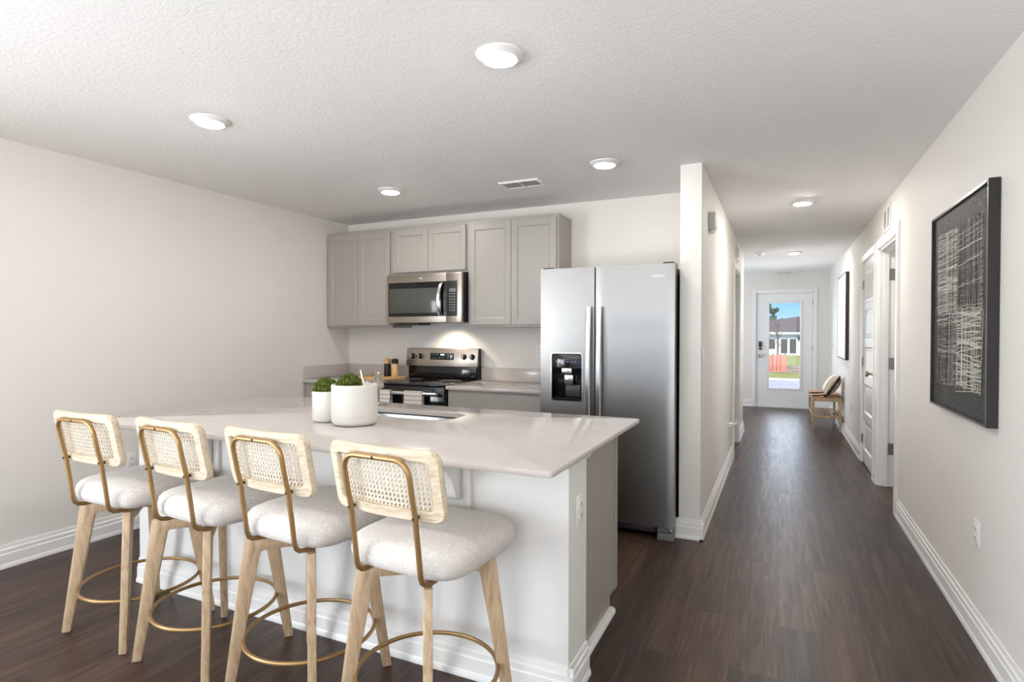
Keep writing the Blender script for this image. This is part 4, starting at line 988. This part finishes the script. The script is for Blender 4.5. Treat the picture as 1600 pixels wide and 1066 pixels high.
def cushion():
    cx, cy = .675, 9.18
    t = thing('throw_cushion', 'cream and tan striped cushion with black tassels leaning on the wall over the bench', 'cushion', (cx, cy, zb))
    # a square pillow leaning back against the wall (local u along y, v up, w thickness), tilted about y
    tilt = math.radians(32); hu, hv, hw = .20, .155, .085
    c0 = Vector((cx-.010, cy, zb+.156))
    ev = Vector((math.sin(tilt), 0, math.cos(tilt))); ew = Vector((-math.cos(tilt), 0, math.sin(tilt))); eu = Vector((0, 1, 0))
    n = 22
    def surf(a, b, s):
        d = max(0, (1-abs(a)**2.6)*(1-abs(b)**2.6))**.5
        k = 1-.07*(1-abs(b)**2)*abs(a)**3; k2 = 1-.07*(1-abs(a)**2)*abs(b)**3
        return c0+eu*(hu*a*k)+ev*(hv*b*k2)+ew*(hw*s*d)
    def shell(r0, r1, s):
        m = MB(); G = [[m.bm.verts.new(surf(r0+(r1-r0)*j/8, -1+2*i/n, s)) for j in range(9)] for i in range(n+1)]
        for i in range(n):
            for j in range(8): m.bm.faces.new((G[i][j], G[i+1][j], G[i+1][j+1], G[i][j+1]))
        bmesh.ops.recalc_face_normals(m.bm, faces=m.bm.faces); return m
    for nm, mat, r0, r1 in (('beige_band', 'cush_beige', -1, -.78), ('tan_band', 'cush_tan', -.78, -.68), ('cream_band', 'cush_white', -.68, 1)):
        m = shell(r0, r1, 1); b2 = shell(r0, r1, -1); me2 = bpy.data.meshes.new('x'); b2.bm.to_mesh(me2); b2.bm.free(); m.bm.from_mesh(me2); bpy.data.meshes.remove(me2)
        bmesh.ops.remove_doubles(m.bm, verts=m.bm.verts, dist=1e-5); bmesh.ops.recalc_face_normals(m.bm, faces=m.bm.faces); m.build(nm, M[mat], t)
    random.seed(3)
    for k in range(9):
        b = -1+2*k/8; p = surf(-1, b, 0); m = MB()
        for q in range(6):
            dx, dz = random.uniform(-.015, .015), random.uniform(-.01, .01)
            e = Vector((p.x+dx-.02, p.y-.07-random.uniform(0, .03), max(zb+.0085, p.z-.05+dz)))
            m.tube([p, p.lerp(e, .5)+Vector((0, 0, .008)), e], .007, 6)
        m.build('tassel', M['tassel'], t)
    for k, (dx, dy) in enumerate(((-.19, -.07), (-.20, .10))):
        b = surf(-1 if k == 0 else 1, -1, 0); m = MB()
        for q in range(7):
            e = Vector((b.x-.16+random.uniform(-.03, .02), b.y+random.uniform(-.03, .03), zb+.0085)); m.tube([b, b.lerp(e, .5)+Vector((0, 0, -.004)), e], .007, 6)
        m.build('tassel', M['tassel'], t)
cushion()

# ------------------------------------------------------------------ outside the front door
GP = [(11.66, -.12), (14.5, -.2), (16.0, -.24)]
struct(MB().box(-14, 14, 14.2, 21.3, -.40, -.22), 'street_surface', M['asphalt'])
struct(MB().box(-14, 14, 11.63, 14.2, -.40, -.12), 'front_walk', M['kerb'])
struct(MB().box(-14, 14, 21.3, 21.9, -.40, -.19), 'street_kerb', M['kerb'])
def ground(name, pts, mat):
    m = MB(); A = [[m.bm.verts.new((x, y, z)) for y, z in pts] for x in (-40, 40)]; B = [[m.bm.verts.new((x, y, z-.3)) for y, z in pts] for x in (-40, 40)]
    for i in range(len(pts)-1):
        m.bm.faces.new((A[0][i], A[1][i], A[1][i+1], A[0][i+1])); m.bm.faces.new((B[0][i], B[0][i+1], B[1][i+1], B[1][i]))
    bmesh.ops.recalc_face_normals(m.bm, faces=m.bm.faces); return struct(m, name, mat)
ground('verge_lawn', [(21.9, -.22), (25.4, -.23)], M['grass'])
ground('dirt_strip', [(25.4, -.23), (33, -.32)], M['dirt'])
ground('far_lawn', [(33, -.32), (69.5, -1.0), (95, -1.2)], M['grass'])
def house():
    y = 70.0; t = thing('house', 'white single-storey house with brown hip roof seen through the front door', 'house', (1.5, y+4, -1.0))
    MB().box(-9, 9, y, y+9, -1.0, 1.30).build('walls', M['house_wall'], t, False)
    MB().box(-9.4, 9.4, y-.45, y-.30, 1.30, 1.50).build('fascia', M['house_trim'], t, False)
    m = MB(); P = [(-9.4, y-.45, 1.5), (9.4, y-.45, 1.5), (9.4, y+9.4, 1.5), (-9.4, y+9.4, 1.5), (1.9, y+4.5, 3.35), (2.6, y+4.5, 3.35)]
    Vv = [m.bm.verts.new(p) for p in P]
    for f in ((0, 1, 5, 4), (1, 2, 5), (2, 3, 4, 5), (3, 0, 4), (3, 2, 1, 0)): m.bm.faces.new([Vv[i] for i in f])
    bmesh.ops.recalc_face_normals(m.bm, faces=m.bm.faces); m.build('roof', M['roof'], t, False)
    for a, b, z0, z1 in ((.05, .82, -.86, .85), (.92, 1.68, -.86, .85), (-1.25, -.42, -.40, .85)):
        w_ = MB().box(a, b, y-.06, y-.01, z0, z1).build('window_frame', M['house_trim'], t, False)
        MB().box(a+.06, b-.06, y-.075, y-.0605, z0+.06, z1-.06).build('pane', M['house_glass'], w_, False)
    MB().box(1.86, 1.98, y-.2, y-.01, .68, 1.02).build('porch_lamp', M['dark_grey'], t, False)
house()
def tree(name, x, y, z, h, cr, n, label, cat='tree', bare=False):
    t = thing(name, label, cat, (x, y, z)); random.seed(int(x*10+y))
    MB().tube([(x, y, z), (x+.05, y, z+h*.5), (x, y, z+h*.95)], .10 if not bare else .035, 7).build('trunk', M['bark'], t)
    m = MB()
    if bare:
        for k in range(14):
            zz_ = z+h*(.45+.5*k/14); a = k*2.4; L = .5*(1.15-k/14); m.tube([(x, y, zz_), (x+L*math.cos(a)*.7, y+L*math.sin(a)*.7, zz_+L*.7)], .012, 5)
        m.build('branches', M['bark'], t)
    else:
        for k in range(n):
            p = Vector((random.gauss(0, 1), random.gauss(0, 1), random.gauss(0, .7)))*cr*.45
            bmesh.ops.create_icosphere(m.bm, subdivisions=1, radius=cr*random.uniform(.10, .24), matrix=Matrix.Translation(Vector((x, y, z+h*.75))+p))
        m.build('crown', M['leaf'], t, False)
tree('shade_tree', -2.6, 92, -1.1, 5.6, 3.0, 90, 'dark green tree beyond the left end of the far house roof')
tree('young_tree', -.12, 27.0, -.26, 2.25, .6, 0, 'thin bare young tree rising from the orange netting', bare=True)
def net():
    cx, cy, r, z0, z1 = -.12, 27.0, .36, -.26, .44
    t = thing('safety_net', 'orange plastic barrier netting around a young tree across the street', 'barrier', (cx, cy, z0))
    m = MB()
    for i in range(30):
        a = 2*PI*i/30; x, y = cx+r*math.cos(a), cy+r*math.sin(a); m.box(x-.012, x+.012, y-.005, y+.005, z0, z1+.02*math.sin(i*1.7))
    for k in range(13):
        z = z0+.02+(z1-z0-.04)*k/12; m.tube([(cx+(r+.006)*math.cos(2*PI*i/32), cy+(r+.006)*math.sin(2*PI*i/32), z+.008*math.sin(i*2)) for i in range(32)], .011, 4, True)
    m.build('netting', M['netting'], t, False)
    for a in (.4, 1.97, 3.54, 5.11): MB().box(cx+r*math.cos(a)-.015, cx+r*math.cos(a)+.015, cy+r*math.sin(a)-.015, cy+r*math.sin(a)+.015, z0, z1+.06).build('stake', M['bark'], t, False)
net()
